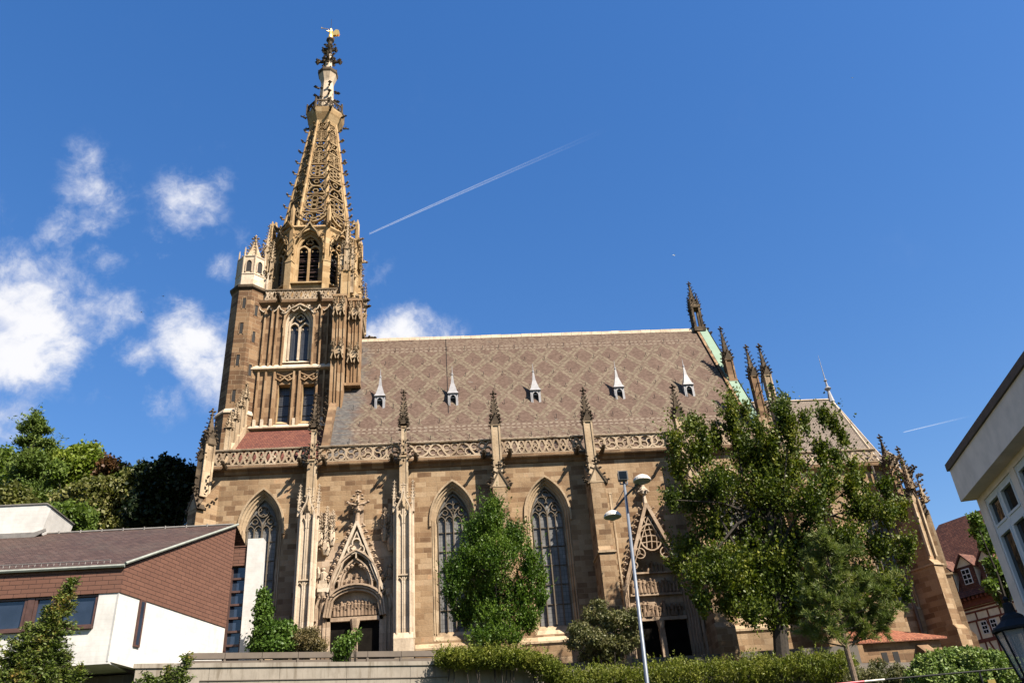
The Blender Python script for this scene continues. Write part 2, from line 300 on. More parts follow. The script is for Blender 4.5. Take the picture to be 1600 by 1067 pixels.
def mk_ground():
    m, t = newmat('grass_ground'); o = t.n('ShaderNodeTexCoord').outputs['Object']
    c = t.ramp(t.noise(o, .8, 8, .7), [(.3, (.016, .022, .007)), (.5, (.028, .038, .010)), (.7, (.045, .042, .02))])
    finish(t, c, .95, t.noise(o, 6, 5), .5, .1, spec=.1)
    m, t = newmat('asphalt'); o = t.n('ShaderNodeTexCoord').outputs['Object']
    finish(t, t.mix(t.noise(o, 30, 6, .7), (.035, .035, .036), (.07, .068, .065)), .9, t.noise(o, 60, 3), .3, .01)
    m, t = newmat('paving'); o = t.n('ShaderNodeTexCoord').outputs['Object']
    br = t.n('ShaderNodeTexBrick', None, Vector=o, Color1=(.05, .042, .034, 1), Color2=(.075, .062, .05, 1), Mortar=(.08, .07, .06, 1), Scale=1., Mortar_Size=.02, Brick_Width=.6, Row_Height=.4)
    finish(t, br.outputs[0], .9)
mk_ground()
def mk_trail():
    m, t = newmat('vapour'); o = t.n('ShaderNodeTexCoord').outputs['UV']
    sp = t.n('ShaderNodeSeparateXYZ', None, Vector=o)
    fade = t.smooth(sp.outputs[0], 1.0, .0); fade = t.m('POWER', fade, 1.15)
    across = t.m('SUBTRACT', 1., t.m('ABSOLUTE', t.m('SUBTRACT', t.m('MULTIPLY', sp.outputs[1], 2.), 1.)))
    tex = t.noise(t.n('ShaderNodeCombineXYZ', None, X=t.m('MULTIPLY', sp.outputs[0], 60.), Y=t.m('MULTIPLY', sp.outputs[1], 3.)), 1., 4, .6)
    al = t.m('MULTIPLY', t.m('MULTIPLY', fade, t.smooth(across, 0., .8)), t.m('MULTIPLY_ADD', tex, .8, .35), clamp=True)
    d = t.n('ShaderNodeBsdfTranslucent', None, Color=(.95, .95, .95, 1)); e = t.n('ShaderNodeBsdfDiffuse', None, Color=(.95, .95, .95, 1))
    wm = t.n('ShaderNodeMixShader', None, Fac=.5, i1=d, i2=e); tp = t.n('ShaderNodeBsdfTransparent')
    mx = t.n('ShaderNodeMixShader', None, Fac=t.m('MULTIPLY', al, .30), i1=tp, i2=wm); t.n('ShaderNodeOutputMaterial', None, Surface=mx)
mk_trail()

# ------------------------------------------------------------ mesh builder
class Fr:                    # a face frame: origin, horizontal u, outward n, up
    def __init__(s, o, ang=0.):
        s.o = Vector(o); s.u = Vector((cos(ang), sin(ang), 0)); s.n = Vector((sin(ang), -cos(ang), 0))
    def p(s, a, b, c): return s.o+s.u*a+s.n*b+Vector((0, 0, c))
G = Fr((0, 0, 0))            # a = x, b = -y, c = z
OCT = [(1, 0, 0), (-1, 0, 0), (0, 1, 0), (0, -1, 0), (0, 0, 1), (0, 0, -1)]
OCTF = [(0, 2, 4), (2, 1, 4), (1, 3, 4), (3, 0, 4), (2, 0, 5), (1, 2, 5), (3, 1, 5), (0, 3, 5)]
class MB:
    def __init__(s): s.v = []; s.f = []
    def add(s, vs, fs):
        k = len(s.v); s.v += [tuple(q) for q in vs]; s.f += [tuple(i+k for i in f) for f in fs]; return s
    def box(s, fr, a0, a1, b0, b1, c0, c1):
        P = [fr.p(a, b, c) for c in (c0, c1) for b in (b0, b1) for a in (a0, a1)]
        return s.add(P, [(0, 1, 3, 2), (4, 6, 7, 5), (0, 4, 5, 1), (2, 3, 7, 6), (0, 2, 6, 4), (1, 5, 7, 3)])
    def prism(s, fr, poly, b0, b1):      # poly in (a,c), extruded from b0 to b1
        n = len(poly); P = [fr.p(a, b0, c) for a, c in poly]+[fr.p(a, b1, c) for a, c in poly]
        return s.add(P, [tuple(range(n)), tuple(range(2*n-1, n-1, -1))]+[(i, (i+1) % n, (i+1) % n+n, i+n) for i in range(n)])
    def sprism(s, fr, poly, a0, a1):     # poly in (b,c), extruded along a
        n = len(poly); P = [fr.p(a0, b, c) for b, c in poly]+[fr.p(a1, b, c) for b, c in poly]
        return s.add(P, [tuple(range(n)), tuple(range(2*n-1, n-1, -1))]+[(i, (i+1) % n, (i+1) % n+n, i+n) for i in range(n)])
    def rings(s, c, prof, n=8, rot=0., cap=True):   # stacked n-gons: prof = [(r, z)...]
        P = []
        for r, z in prof:
            P += [(c[0]+r*cos(rot+2*pi*i/n), c[1]+r*sin(rot+2*pi*i/n), z) for i in range(n)]
        F = []
        for k in range(len(prof)-1):
            F += [(k*n+i, k*n+(i+1) % n, (k+1)*n+(i+1) % n, (k+1)*n+i) for i in range(n)]
        if cap: F += [tuple(range(n-1, -1, -1)), tuple(range((len(prof)-1)*n, len(prof)*n))]
        return s.add(P, F)
    def octa(s, c, rx, ry=None, rz=None):
        ry = ry or rx; rz = rz or rx
        return s.add([(c[0]+x*rx, c[1]+y*ry, c[2]+z*rz) for x, y, z in OCT], OCTF)
    def stroke(s, fr, pts, w, b0, b1, closed=False, fn=None):  # bar of width w along a polyline in the face plane
        j = random.uniform(0, .008); b0 += j*.5; b1 += j
        n = len(pts); L = []; R = []
        for i in range(n):
            if closed: p0, p2 = pts[i-1], pts[(i+1) % n]
            else: p0, p2 = pts[max(i-1, 0)], pts[min(i+1, n-1)]
            p1 = pts[i]
            d1 = Vector((p1[0]-p0[0], p1[1]-p0[1])); d2 = Vector((p2[0]-p1[0], p2[1]-p1[1]))
            if d1.length < 1e-9: d1 = d2
            if d2.length < 1e-9: d2 = d1
            d1.normalize(); d2.normalize(); n1 = Vector((-d1.y, d1.x)); n2 = Vector((-d2.y, d2.x)); mm = n1+n2
            if mm.length < 1e-6: mm = n1
            mm.normalize(); k = w/2/max(.5, mm.dot(n1))
            L.append((p1[0]+mm.x*k, p1[1]+mm.y*k)); R.append((p1[0]-mm.x*k, p1[1]-mm.y*k))
        pf = fn or fr.p
        P = [pf(a, b1, c) for a, c in L]+[pf(a, b1, c) for a, c in R]+[pf(a, b0, c) for a, c in L]+[pf(a, b0, c) for a, c in R]
        F = []; m_ = n if closed else n-1
        for i in range(m_):
            k = (i+1) % n
            F += [(i, k, n+k, n+i), (i, 2*n+i, 2*n+k, k), (n+i, n+k, 3*n+k, 3*n+i), (2*n+i, 3*n+i, 3*n+k, 2*n+k)]
        if not closed: F += [(0, n, 3*n, 2*n), (n-1, 3*n-1, 4*n-1, 2*n-1)]
        return s.add(P, F)
    def tube(s, pts, rad, n=6):
        P = []; F = []; pts = [Vector(p) for p in pts]
        if not hasattr(rad, '__len__'): rad = [rad]*len(pts)
        for i, p in enumerate(pts):
            d = (pts[min(i+1, len(pts)-1)]-pts[max(i-1, 0)]).normalized()
            ax = Vector((0, 0, 1)) if abs(d.z) < .9 else Vector((1, 0, 0))
            e1 = d.cross(ax).normalized(); e2 = d.cross(e1)
            P += [p+(e1*cos(2*pi*k/n)+e2*sin(2*pi*k/n))*rad[i] for k in range(n)]
        for i in range(len(pts)-1):
            F += [(i*n+k, i*n+(k+1) % n, (i+1)*n+(k+1) % n, (i+1)*n+k) for k in range(n)]
        F += [tuple(range(n)), tuple(range(len(P)-1, len(P)-n-1, -1))]
        return s.add(P, F)
    def build(s, name, mat, parent=None, smooth=False, recalc=True):
        me = bpy.data.meshes.new(name); me.from_pydata([tuple(v) for v in s.v], [], s.f)
        if recalc:
            bm = bmesh.new(); bm.from_mesh(me); bmesh.ops.recalc_face_normals(bm, faces=bm.faces); bm.to_mesh(me); bm.free()
        me.materials.append(MATS[mat])
        if smooth: me.polygons.foreach_set('use_smooth', [True]*len(me.polygons))
        o = bpy.data.objects.new(name, me); COL.objects.link(o)
        if parent: attach(o, parent)
        return o
ROOT = {}
def attach(o, parent):
    o.parent = parent
    r = parent
    while r.parent: r = r.parent
    if r is parent: o.matrix_parent_inverse = Matrix.Translation(-r.location)
def tag(o, label=None, cat=None, group=None, kind=None):
    for k, v in (('label', label), ('category', cat), ('group', group), ('kind', kind)):
        if v: o[k] = v
    return o
def thing(name, loc, label, cat, group=None):
    o = bpy.data.objects.new(name, None); o.empty_display_size = .5; COL.objects.link(o); o.location = loc
    return tag(o, label, cat, group)
def clone(o, parent, off):            # copy a part and its sub-parts, moved by off
    c = o.copy(); COL.objects.link(c); attach(c, parent); c.location = Vector(o.location)+Vector(off)
    for ch in list(o.children):
        k = ch.copy(); COL.objects.link(k); k.parent = c
    return c
def arc(cx, cz, r, a0, a1, n): return [(cx+r*cos(a0+(a1-a0)*i/n), cz+r*sin(a0+(a1-a0)*i/n)) for i in range(n+1)]
def archpts(xc, hw, zb, zs, h, d=0., n=10):   # pointed arch outline, bottom left up and over to bottom right; d = outward offset
    R = (h*h+hw*hw)/(2*hw); cx = R-hw         # left arc is centred at xc+cx
    R2 = R+d; top = math.acos(cx/R2) if R2 > cx else 0
    Lp = arc(xc+cx, zs, R2, pi, pi-top, n); Rp = [(2*xc-a, c) for a, c in reversed(Lp[:-1])]
    return [(xc-hw-d, zb)]+Lp+Rp+[(xc+hw+d, zb)]
def wallpanel(mb, fr, x0, x1, z0, z1, b, out=None):
    def q(a0, c0, a1, c1):
        if a1-a0 > 1e-4 and c1-c0 > 1e-4: mb.add([fr.p(a0, b, c0), fr.p(a1, b, c0), fr.p(a1, b, c1), fr.p(a0, b, c1)], [(0, 1, 2, 3)])
    if not out: q(x0, z0, x1, z1); return
    xl, xr, zb = out[0][0], out[-1][0], out[0][1]
    q(x0, z0, xl, z1); q(xr, z0, x1, z1); q(xl, z0, xr, zb)
    for (a, c), (a2, c2) in zip(out[1:-1], out[2:]):
        if a2-a > 1e-5: mb.add([fr.p(a, b, c), fr.p(a2, b, c2), fr.p(a2, b, z1), fr.p(a, b, z1)], [(0, 1, 2, 3)])
def between(mb, fr, A, bA, B, bB):
    n = len(A); P = [fr.p(a, bA, c) for a, c in A]+[fr.p(a, bB, c) for a, c in B]
    mb.add(P, [(i, i+1, n+i+1, n+i) for i in range(n-1)])
def fillarch(mb, fr, A, b):
    n = len(A); mb.add([fr.p(a, b, c) for a, c in A], [tuple(range(n))])

def crocket(mb, p, d, s):        # leafy knob leaning out along d
    p = Vector(p); d = Vector(d)
    mb.octa(p+d*s*.45, s*.42, s*.42, s*.34); mb.octa(p+d*s*.95+Vector((0, 0, s*.25)), s*.42, s*.42, s*.38)
def finial(mb, p, s):            # cross-flower on top of a spirelet
    x, y, z = p
    mb.rings((x, y), [(s*.16, z-s*.2), (s*.14, z+s*.9)], 6)
    for k in range(4):
        a = k*pi/2+pi/4*0; e = Vector((cos(a), sin(a), 0))
        mb.octa(Vector((x, y, z+s*.75))+e*s*.42, s*.28, s*.28, s*.24); 
        mb.octa(Vector((x, y, z+s*.12))+e*s*.28, s*.2, s*.2, s*.16)
    mb.octa((x, y, z+s*.75), s*.3); mb.octa((x, y, z+s*1.25), s*.24, s*.24, s*.32)
def spirelet(mb, x, y, z0, z1, w, nc=5, cs=.22, rot=0., gab=True, fin=None):   # square crocketed spirelet
    fin = fin or w*.75
    r = w/2*1.414*.8
    mb.rings((x, y), [(r, z0), (r*.16, z1)], 4, pi/4+rot)
    for k in range(4):
        a = pi/4+rot+k*pi/2; e = Vector((cos(a), sin(a), 0))
        for i in range(nc):
            t = (i+.6)/(nc+.3); rr = r*(1-t)+r*.16*t
            crocket(mb, Vector((x, y, z0+(z1-z0)*t))+e*rr*.9, e, cs*(1-.35*t))
    if gab:
        for k in range(4):
            a = rot+k*pi/2; fr = Fr((x, y, 0), a); h = w*1.15
            mb.prism(fr, [(-w*.55, z0-w*.25), (w*.55, z0-w*.25), (0, z0-w*.25+h)], w*.36, w*.56)
            for sgn in (-1, 1):
                for t in (.2, .55, .85): crocket(mb, fr.p(sgn*w*.55*(1-t), w*.5, z0-w*.25+h*t), fr.u*sgn, cs*.7)
            mb.octa(fr.p(0, w*.5, z0-w*.25+h+.1), .12, .12, .18)
    finial(mb, (x, y, z1), fin)
def shaft(mb, x, y, z0, z1, w, rot=0.):     # square shaft with sunk panels between corner ribs
    mb.rings((x, y), [(w*.42*1.414, z0), (w*.42*1.414, z1)], 4, pi/4+rot)
    for k in range(4):
        a = pi/4+rot+k*pi/2; e = Vector((cos(a), sin(a), 0))*w*.58; f = Fr((x+e.x, y+e.y, 0), rot)
        mb.box(f, -w*.1, w*.1, -w*.1, w*.1, z0, z1)
    h = Fr((x, y, 0), rot); mb.box(h, -w*.55, w*.55, -w*.55, w*.55, z0-.08, z0+.12); mb.box(h, -w*.56, w*.56, -w*.56, w*.56, z1-.1, z1+.02)
def gargoyle(mb, fr, a, b0, z, L=1.1, s=.16):
    P = [fr.p(a, b0, z), fr.p(a, b0+L*.4, z+.05), fr.p(a, b0+L*.75, z+.12), fr.p(a, b0+L, z+.08)]
    mb.tube(P, [s*1.2, s, s*.8, s*.6], 6); mb.octa(fr.p(a, b0+L, z+.12), s*1.1, s*1.3, s); mb.octa(fr.p(a+s, b0+L*.5, z+.2), s*.7); mb.octa(fr.p(a-s, b0+L*.5, z+.2), s*.7)
def relief_figure(mb, fr, a, b, z, h, arm=1, seat=False):   # small carved robed figure standing out of a wall
    c = fr.p(a, b, 0); r = h*.15
    prof = [(r*1.15, z), (r*1.0, z+h*.25), (r*.8, z+h*.5), (r*.95, z+h*.68), (r*1.0, z+h*.78), (r*.42, z+h*.84), (r*.35, z+h*.86), (r*.52, z+h*.9), (r*.55, z+h*.95), (r*.3, z+h)]
    mb.rings((c.x, c.y), prof, 8)
    s = fr.p(a+arm*r*.95, b, z+h*.76); e = fr.p(a+arm*r*1.35, b+.02*h, z+h*.55); k = fr.p(a+arm*r*.4, b+r*1.1, z+h*.5)
    mb.tube([s, e, k], [r*.34, r*.3, r*.22], 5)
    s = fr.p(a-arm*r*.95, b, z+h*.76); e = fr.p(a-arm*r*1.5, b+.05*h, z+h*.6); k = fr.p(a-arm*r*1.3, b+r*1.0, z+h*.78)
    mb.tube([s, e, k], [r*.34, r*.3, r*.22], 5)
    if seat: mb.box(fr, a-r*1.3, a+r*1.3, b-r, b+r*1.4, z, z+h*.32)

# ------------------------------------------------------------ church
ZG = 9.0
church = thing('church', (3, 60, ZG), 'huge gothic sandstone church with pierced spire and lozenge tiled roof', 'church')
SW = Fr((0, 60, 0))                      # south wall frame: a = x, b = outwards
X0, X1 = -17.9, 25.3
ZC = 24.4                                # underside of the cornice
wins = [(-14.0, 1.12), (.1, 1.2), (7.2, 1.2), (21.7, 1.2)]
WZB, WZS, WH = 11.35, 20.0, 2.4
mb = MB(); edges = [X0, -10.35, -3.5, 3.6, 10.85, 18.2, X1]
bays = [(-14.0, 1.12), None, (.1, 1.2), (7.2, 1.2), 'portal', (21.7, 1.2)]
PX = 14.65
for i, bay in enumerate(bays):
    a, b_ = edges[i], edges[i+1]
    if bay is None: wallpanel(mb, SW, a, b_, ZG-1.5, ZC+.2, 0)
    elif bay == 'portal':
        wallpanel(mb, SW, a, b_, ZG-1.5, ZC+.2, 0, archpts(PX, 1.95, ZG-1.5, 13.4, 4.0, .75, 14))
    else: wallpanel(mb, SW, a, b_, ZG-1.5, ZC+.2, 0, archpts(bay[0], bay[1], WZB, WZS, WH, .45))
# west, east and north sides, plinth
mb.add([(X0, 60, ZG-1.5), (X0, 80, ZG-1.5), (X0, 80, ZC+.2), (X0, 60, ZC+.2)], [(0, 1, 2, 3)])
mb.add([(X1, 60, ZG-1.5), (X1, 80, ZG-1.5), (X1, 80, ZC+.2), (X1, 60, ZC+.2)], [(0, 1, 2, 3)])
mb.add([(X0, 80, ZG-1.5), (X1, 80, ZG-1.5), (X1, 80, ZC+.2), (X0, 80, ZC+.2)], [(0, 1, 2, 3)])
mb.build('nave_wall', 'wall_stone', church)
mb = MB()
for a, b_ in ((X0, -11.1), (-2.8, 12.0), (17.3, X1)):
    mb = MB(); mb.sprism(SW, [(.02, ZG-1.5), (.32, ZG-1.5), (.32, 10.55), (.02, 10.55)], a, b_); mb.build('plinth', 'wall_stone', church)
for a, b_ in ((X0, -11.1), (-2.8, 11.9), (17.4, X1)):
    mb = MB(); mb.sprism(SW, [(.004, 11.2), (.42, 10.86), (.42, 10.72), (.30, 10.56), (.004, 10.56)], a, b_); mb.build('sill_band', 'trim_stone', church)
mb = MB()
mb.sprism(SW, [(.004, ZC-.25), (.12, ZC-.2), (.22, ZC), (.46, ZC+.12), (.5, ZC+.2), (.5, ZC+.34), (.42, ZC+.42), (-.6, ZC+.46), (-.6, ZC-.25)], X0-.3, X1+.3)
mb.build('cornice', 'dark_stone', church)

def lancet_window(xc, hw, fr, zb, zs, h, name='window', lights=4, mat='trim_stone', glassm='church_glass', depth=.75, rich=0):
    f = MB(); ks = [(.45, 0), (.42, -.10), (.30, -.12), (.27, -.30), (.15, -.32), (.12, -.50), (0, -.53), (0, -depth)]
    prev = None
    for d, b in ks:
        o = archpts(xc, hw, zb, zs, h, d)
        if prev: between(f, fr, prev[0], prev[1], o, b)
        prev = (o, b)
    f.stroke(fr, archpts(xc, hw, zs-.5, zs, h, .52), .14, 0, .13)
    for s in (-1, 1):          # slender jamb shafts
        for d, b in ((.36, -.06), (.21, -.26)):
            q = fr.p(xc+s*(hw+d), b, 0); f.rings((q.x, q.y), [(.05, zb+.5), (.05, zs)], 6)
    f.sprism(fr, [(-depth, zb+.75), (-.02, zb+.05), (.0, zb), (-depth, zb)], xc-hw-.4, xc+hw+.4)
    w_ = f.build(name, mat, church)
    g = MB(); fillarch(g, fr, archpts(xc, hw+.02, zb+.7, zs, h), -depth+.08); g.build('glass', glassm, w_)
    t = MB(); b0, b1 = -depth+.1, -depth+.3; z0 = zb+.75
    t.stroke(fr, archpts(xc, hw-.05, z0, zs, h*.97), .045, b0, b1)
    lw = 2*hw/lights; hb = zs+.05
    for i in range(1, lights):
        x = xc-hw+lw*i; mid = (i*2 == lights)
        t.stroke(fr, [(x, z0), (x, hb+(.35 if mid else 0))], .085 if mid else .06, b0, b1)
    for i in range(lights):
        x = xc-hw+lw*(i+.5); t.stroke(fr, archpts(x, lw/2, hb-.35, hb-.1, lw*.75, 0, 5), .05, b0, b1-.03)
        for s in (-1, 1): t.octa(fr.p(x+s*lw*.28, b0+.1, hb-.02), .07, .05, .07)
    if lights == 4:
        for s in (-1, 1):
            x = xc+s*hw/2; t.stroke(fr, archpts(x, hw/2, hb-.1, hb, 1.15, 0, 8), .065, b0, b1)
            c = [(x+.21*cos(k*pi/5), hb+.62+.21*sin(k*pi/5)) for k in range(10)]; t.stroke(fr, c, .045, b0, b1-.03, closed=True)
            for k in range(4): t.octa(fr.p(x+.16*cos(k*pi/2+pi/4), b0+.1, hb+.62+.16*sin(k*pi/2+pi/4)), .06)
        if rich == 0:
            c = [(xc+.40*cos(k*pi/8), hb+1.38+.40*sin(k*pi/8)) for k in range(16)]; t.stroke(fr, c, .065, b0, b1, closed=True)
            for k in range(3):
                a = pi/2+k*2*pi/3; t.stroke(fr, arc(xc+.2*cos(a), hb+1.38+.2*sin(a), .17, a-2.2, a+2.2, 7), .05, b0, b1-.03)
        elif rich == 1:
            for s in (-1, 1):
                t.stroke(fr, [(xc+s*.05, hb+.6), (xc+s*.42, hb+.95), (xc+s*.60, hb+1.3), (xc+s*.3, hb+1.75), (xc, hb+1.95)], .045, b0, b1)
                t.stroke(fr, arc(xc+s*.28, hb+1.1, .27, 0, 1.8*pi, 9), .045, b0, b1-.03)
            t.stroke(fr, [(xc, hb+.7), (xc, hb+1.5)], .045, b0, b1)
        else:
            t.stroke(fr, arc(xc-.33, hb+1.2, .33, -.8, 4.2, 10), .045, b0, b1); t.stroke(fr, arc(xc+.33, hb+1.2, .33, -1.1, 3.9, 10), .045, b0, b1)
            t.stroke(fr, arc(xc, hb+1.75, .25, 0, 2*pi, 9), .05, b0, b1-.02)
    else:
        c = [(xc+hw*.33*cos(k*pi/6), zs+h*.42+hw*.33*sin(k*pi/6)) for k in range(12)]; t.stroke(fr, c, .065, b0, b1, closed=True)
        for s in (-1, 1): t.stroke(fr, [(xc, zs+.1), (xc+s*hw*.45, zs+h*.3), (xc+s*hw*.8, zs+h*.42)], .045, b0, b1)
    nb = int((zs-z0)/1.55)
    for k in range(1, nb+1):
        z = z0+(zs-z0)*k/(nb+.6); t.stroke(fr, [(xc-hw, z), (xc+hw, z)], .035, b0, b0+.07)
    t.build('tracery', 'tracery_stone', w_)
    return w_
for k, (xc, hw) in enumerate(wins): lancet_window(xc, hw, SW, WZB, WZS, WH, rich=[0, 1, 2, 1][k])

# balustrade bays
def balustrade(fr, a0, a1, z0, z1, b0, b1, kind, parent=church, mat='balustrade_stone', name='balustrade'):
    m = MB(); h = z1-z0-.22; zc = z0+.08+h/2; n = max(1, round((a1-a0)/(h*.92))); wd = (a1-a0)/n
    m.sprism(fr, [(b0-.05, z0-.02), (b1+.05, z0-.02), (b1+.05, z0+.08), (b0-.05, z0+.08)], a0, a1)
    m.sprism(fr, [(b0-.08, z1-.14), (b1+.08, z1-.14), (b1+.12, z1-.04), (b1, z1+.03), (b0, z1+.03), (b0-.08, z1-.04)], a0, a1)
    for i in range(n):
        xc = a0+wd*(i+.5); r = h*.48
        if kind == 0:
            for s in (-1, 1):
                P = [(xc-wd/2+wd*t/8, zc+s*h*.48*cos(pi*t/4)) for t in range(9)]; m.stroke(fr, P, .135, b0, b1)
            for k in range(4): m.stroke(fr, [(xc, zc), (xc+.2*cos(k*pi/2+pi/4), zc+.2*sin(k*pi/2+pi/4))], .09, b0, b1-.03)
            for k in range(4): m.octa(fr.p(xc+r*.5*cos(k*pi/2+pi/4), (b0+b1)/2, zc+r*.5*sin(k*pi/2+pi/4)), .09, .07, .09)
        elif kind == 1:
            c = [(xc+r*cos(k*pi/7), zc+r*sin(k*pi/7)) for k in range(14)]; m.stroke(fr, c, .13, b0, b1, closed=True)
            for k in range(3):
                a = (pi/2 if i % 2 else -pi/2)+k*2*pi/3; m.stroke(fr, [(xc, zc), (xc+r*.5*cos(a+.5), zc+r*.5*sin(a+.5)), (xc+r*cos(a), zc+r*sin(a))], .09, b0, b1-.02)
                m.octa(fr.p(xc+r*.62*cos(a+1.05), (b0+b1)/2, zc+r*.62*sin(a+1.05)), .08)
            for s in (-1, 1): m.stroke(fr, [(xc-wd/2, zc+s*h*.5), (xc-wd/2+.06, zc), (xc-wd/2, zc-s*h*.5)], .10, b0, b1-.02)
        else:
            s = 1 if i % 2 else -1
            m.stroke(fr, [(xc-wd/2, zc-s*h*.45), (xc-wd*.2, zc-s*h*.25), (xc, zc+s*h*.1), (xc+wd*.25, zc+s*h*.42), (xc+wd/2, zc+s*h*.45)], .13, b0, b1)
            m.stroke(fr, arc(xc-wd*.18, zc+s*h*.2, r*.5, 0, 1.7*pi, 8), .095, b0, b1-.02); m.stroke(fr, arc(xc+wd*.22, zc-s*h*.15, r*.5, 0, 1.7*pi, 8), .095, b0, b1-.02)
    return m.build(name, mat, parent)
bz0, bz1 = ZC+.42, 26.15
for i in range(6):
    balustrade(SW, edges[i]+(.35 if i else -.1), edges[i+1]-.35, bz0, bz1, .10, .42, [0, 1, 2, 0, 1, 1][i])

# deep buttresses
def deep_buttress(fr, w=1.12, proj=2.6, ztop=22.6, ptip=30.1, pb=1.0, zled=16.3, z0=7.5, parent=church, pw=.68, dark=False, name='buttress', mat='wall_stone'):
    m = MB(); hw = w/2; p2 = proj-.3
    m.box(fr, -hw-.12, hw+.12, .0, proj+.28, z0, 10.6)
    m.sprism(fr, [(0, 10.6), (proj+.28, 10.6), (proj+.02, 10.95), (0, 10.95)], -hw-.12, hw+.12)
    m.box(fr, -hw, hw, 0, proj, 10.95, zled)
    m.sprism(fr, [(0, zled+.003), (proj, zled+.003), (p2, zled+.4), (0, zled+.4)], -hw, hw)
    m.box(fr, -hw+.02, hw-.02, 0, p2, zled+.4, ztop-1.1)
    m.sprism(fr, [(-.0, ztop-1.1), (p2, ztop-1.1), (p2-.35, ztop-.6), (0, ztop+1.2)], -hw+.03, hw-.03)
    o = m.build(name, mat, parent)
    g = MB()
    g.prism(fr, [(-hw-.08, ztop-1.1), (hw+.08, ztop-1.1), (0, ztop+.05)], p2-.5, p2+.03)
    g.build('gable_cap', 'trim_stone', o)
    g = MB(); g.box(fr, -hw-.1, hw+.1, 0, proj+.1, zled-.14, zled); g.build('weathering_ledge', 'trim_stone', o)
    c = MB()
    for s in (-1, 1):
        c.stroke(fr, [(s*(hw+.16), ztop-1.2), (0, ztop+.18)], .12, p2-.55, p2+.1)
        for t in (.12, .5, .88): crocket(c, fr.p(s*(hw+.1)*(1-t), p2, ztop-1.1+1.25*t), fr.u*s, .3)
        for t in (.2, .6, 1.0): crocket(c, fr.p(s*(hw+.02), p2-.5-t*.8, ztop-1.0+.75*t), fr.u*s, .28)
    finial(c, fr.p(0, p2, ztop+.3), .42)
    for k in range(4):
        a = k*pi/2+pi/4; q = fr.p(0, pb, 0); e = Vector((cos(a), sin(a), 0))
        for zz in (ztop+.3, ztop+.85, ztop+1.4): crocket(c, Vector((q.x, q.y, zz))+e*.38, e, .27)
    c.build('crockets', 'soot_stone', o)
    s = MB(); q = fr.p(0, pb, 0); ang = atan2(fr.u.y, fr.u.x); shaft(s, q.x, q.y, ztop, ptip-3.1, pw, ang); s.build('pinnacle_shaft', 'trim_stone' if not dark else 'dark_stone', o)
    p = MB(); spirelet(p, q.x, q.y, ptip-2.95, ptip-.65, pw*1.05, 6, .25, ang, fin=.45); p.build('pinnacle', 'soot_stone', o)
    return o
b3 = deep_buttress(Fr((3.6, 60, 0)))
clone(b3, church, (7.25, 0, 0)); clone(b3, church, (14.6, 0, 0))
deep_buttress(Fr((X1+.75, 60, 0)), w=1.3, proj=2.1, ztop=24.6, ptip=33.4, pb=1.4, pw=.58, zled=17)
deep_buttress(Fr((X0+.25, 60.2, 0), -pi/4), w=1.25, proj=1.9, ztop=22.4, ptip=29.7, pb=1.0, pw=.8)
m = MB()      # second small pinnacle stage of the south-west corner
spirelet(m, -18.65, 59.3, 25.4, 27.3, .5, 4, .26); shaft(m, -18.65, 59.3, 22.2, 25.3, .46); m.build('corner_pinnacle', 'soot_stone', church)

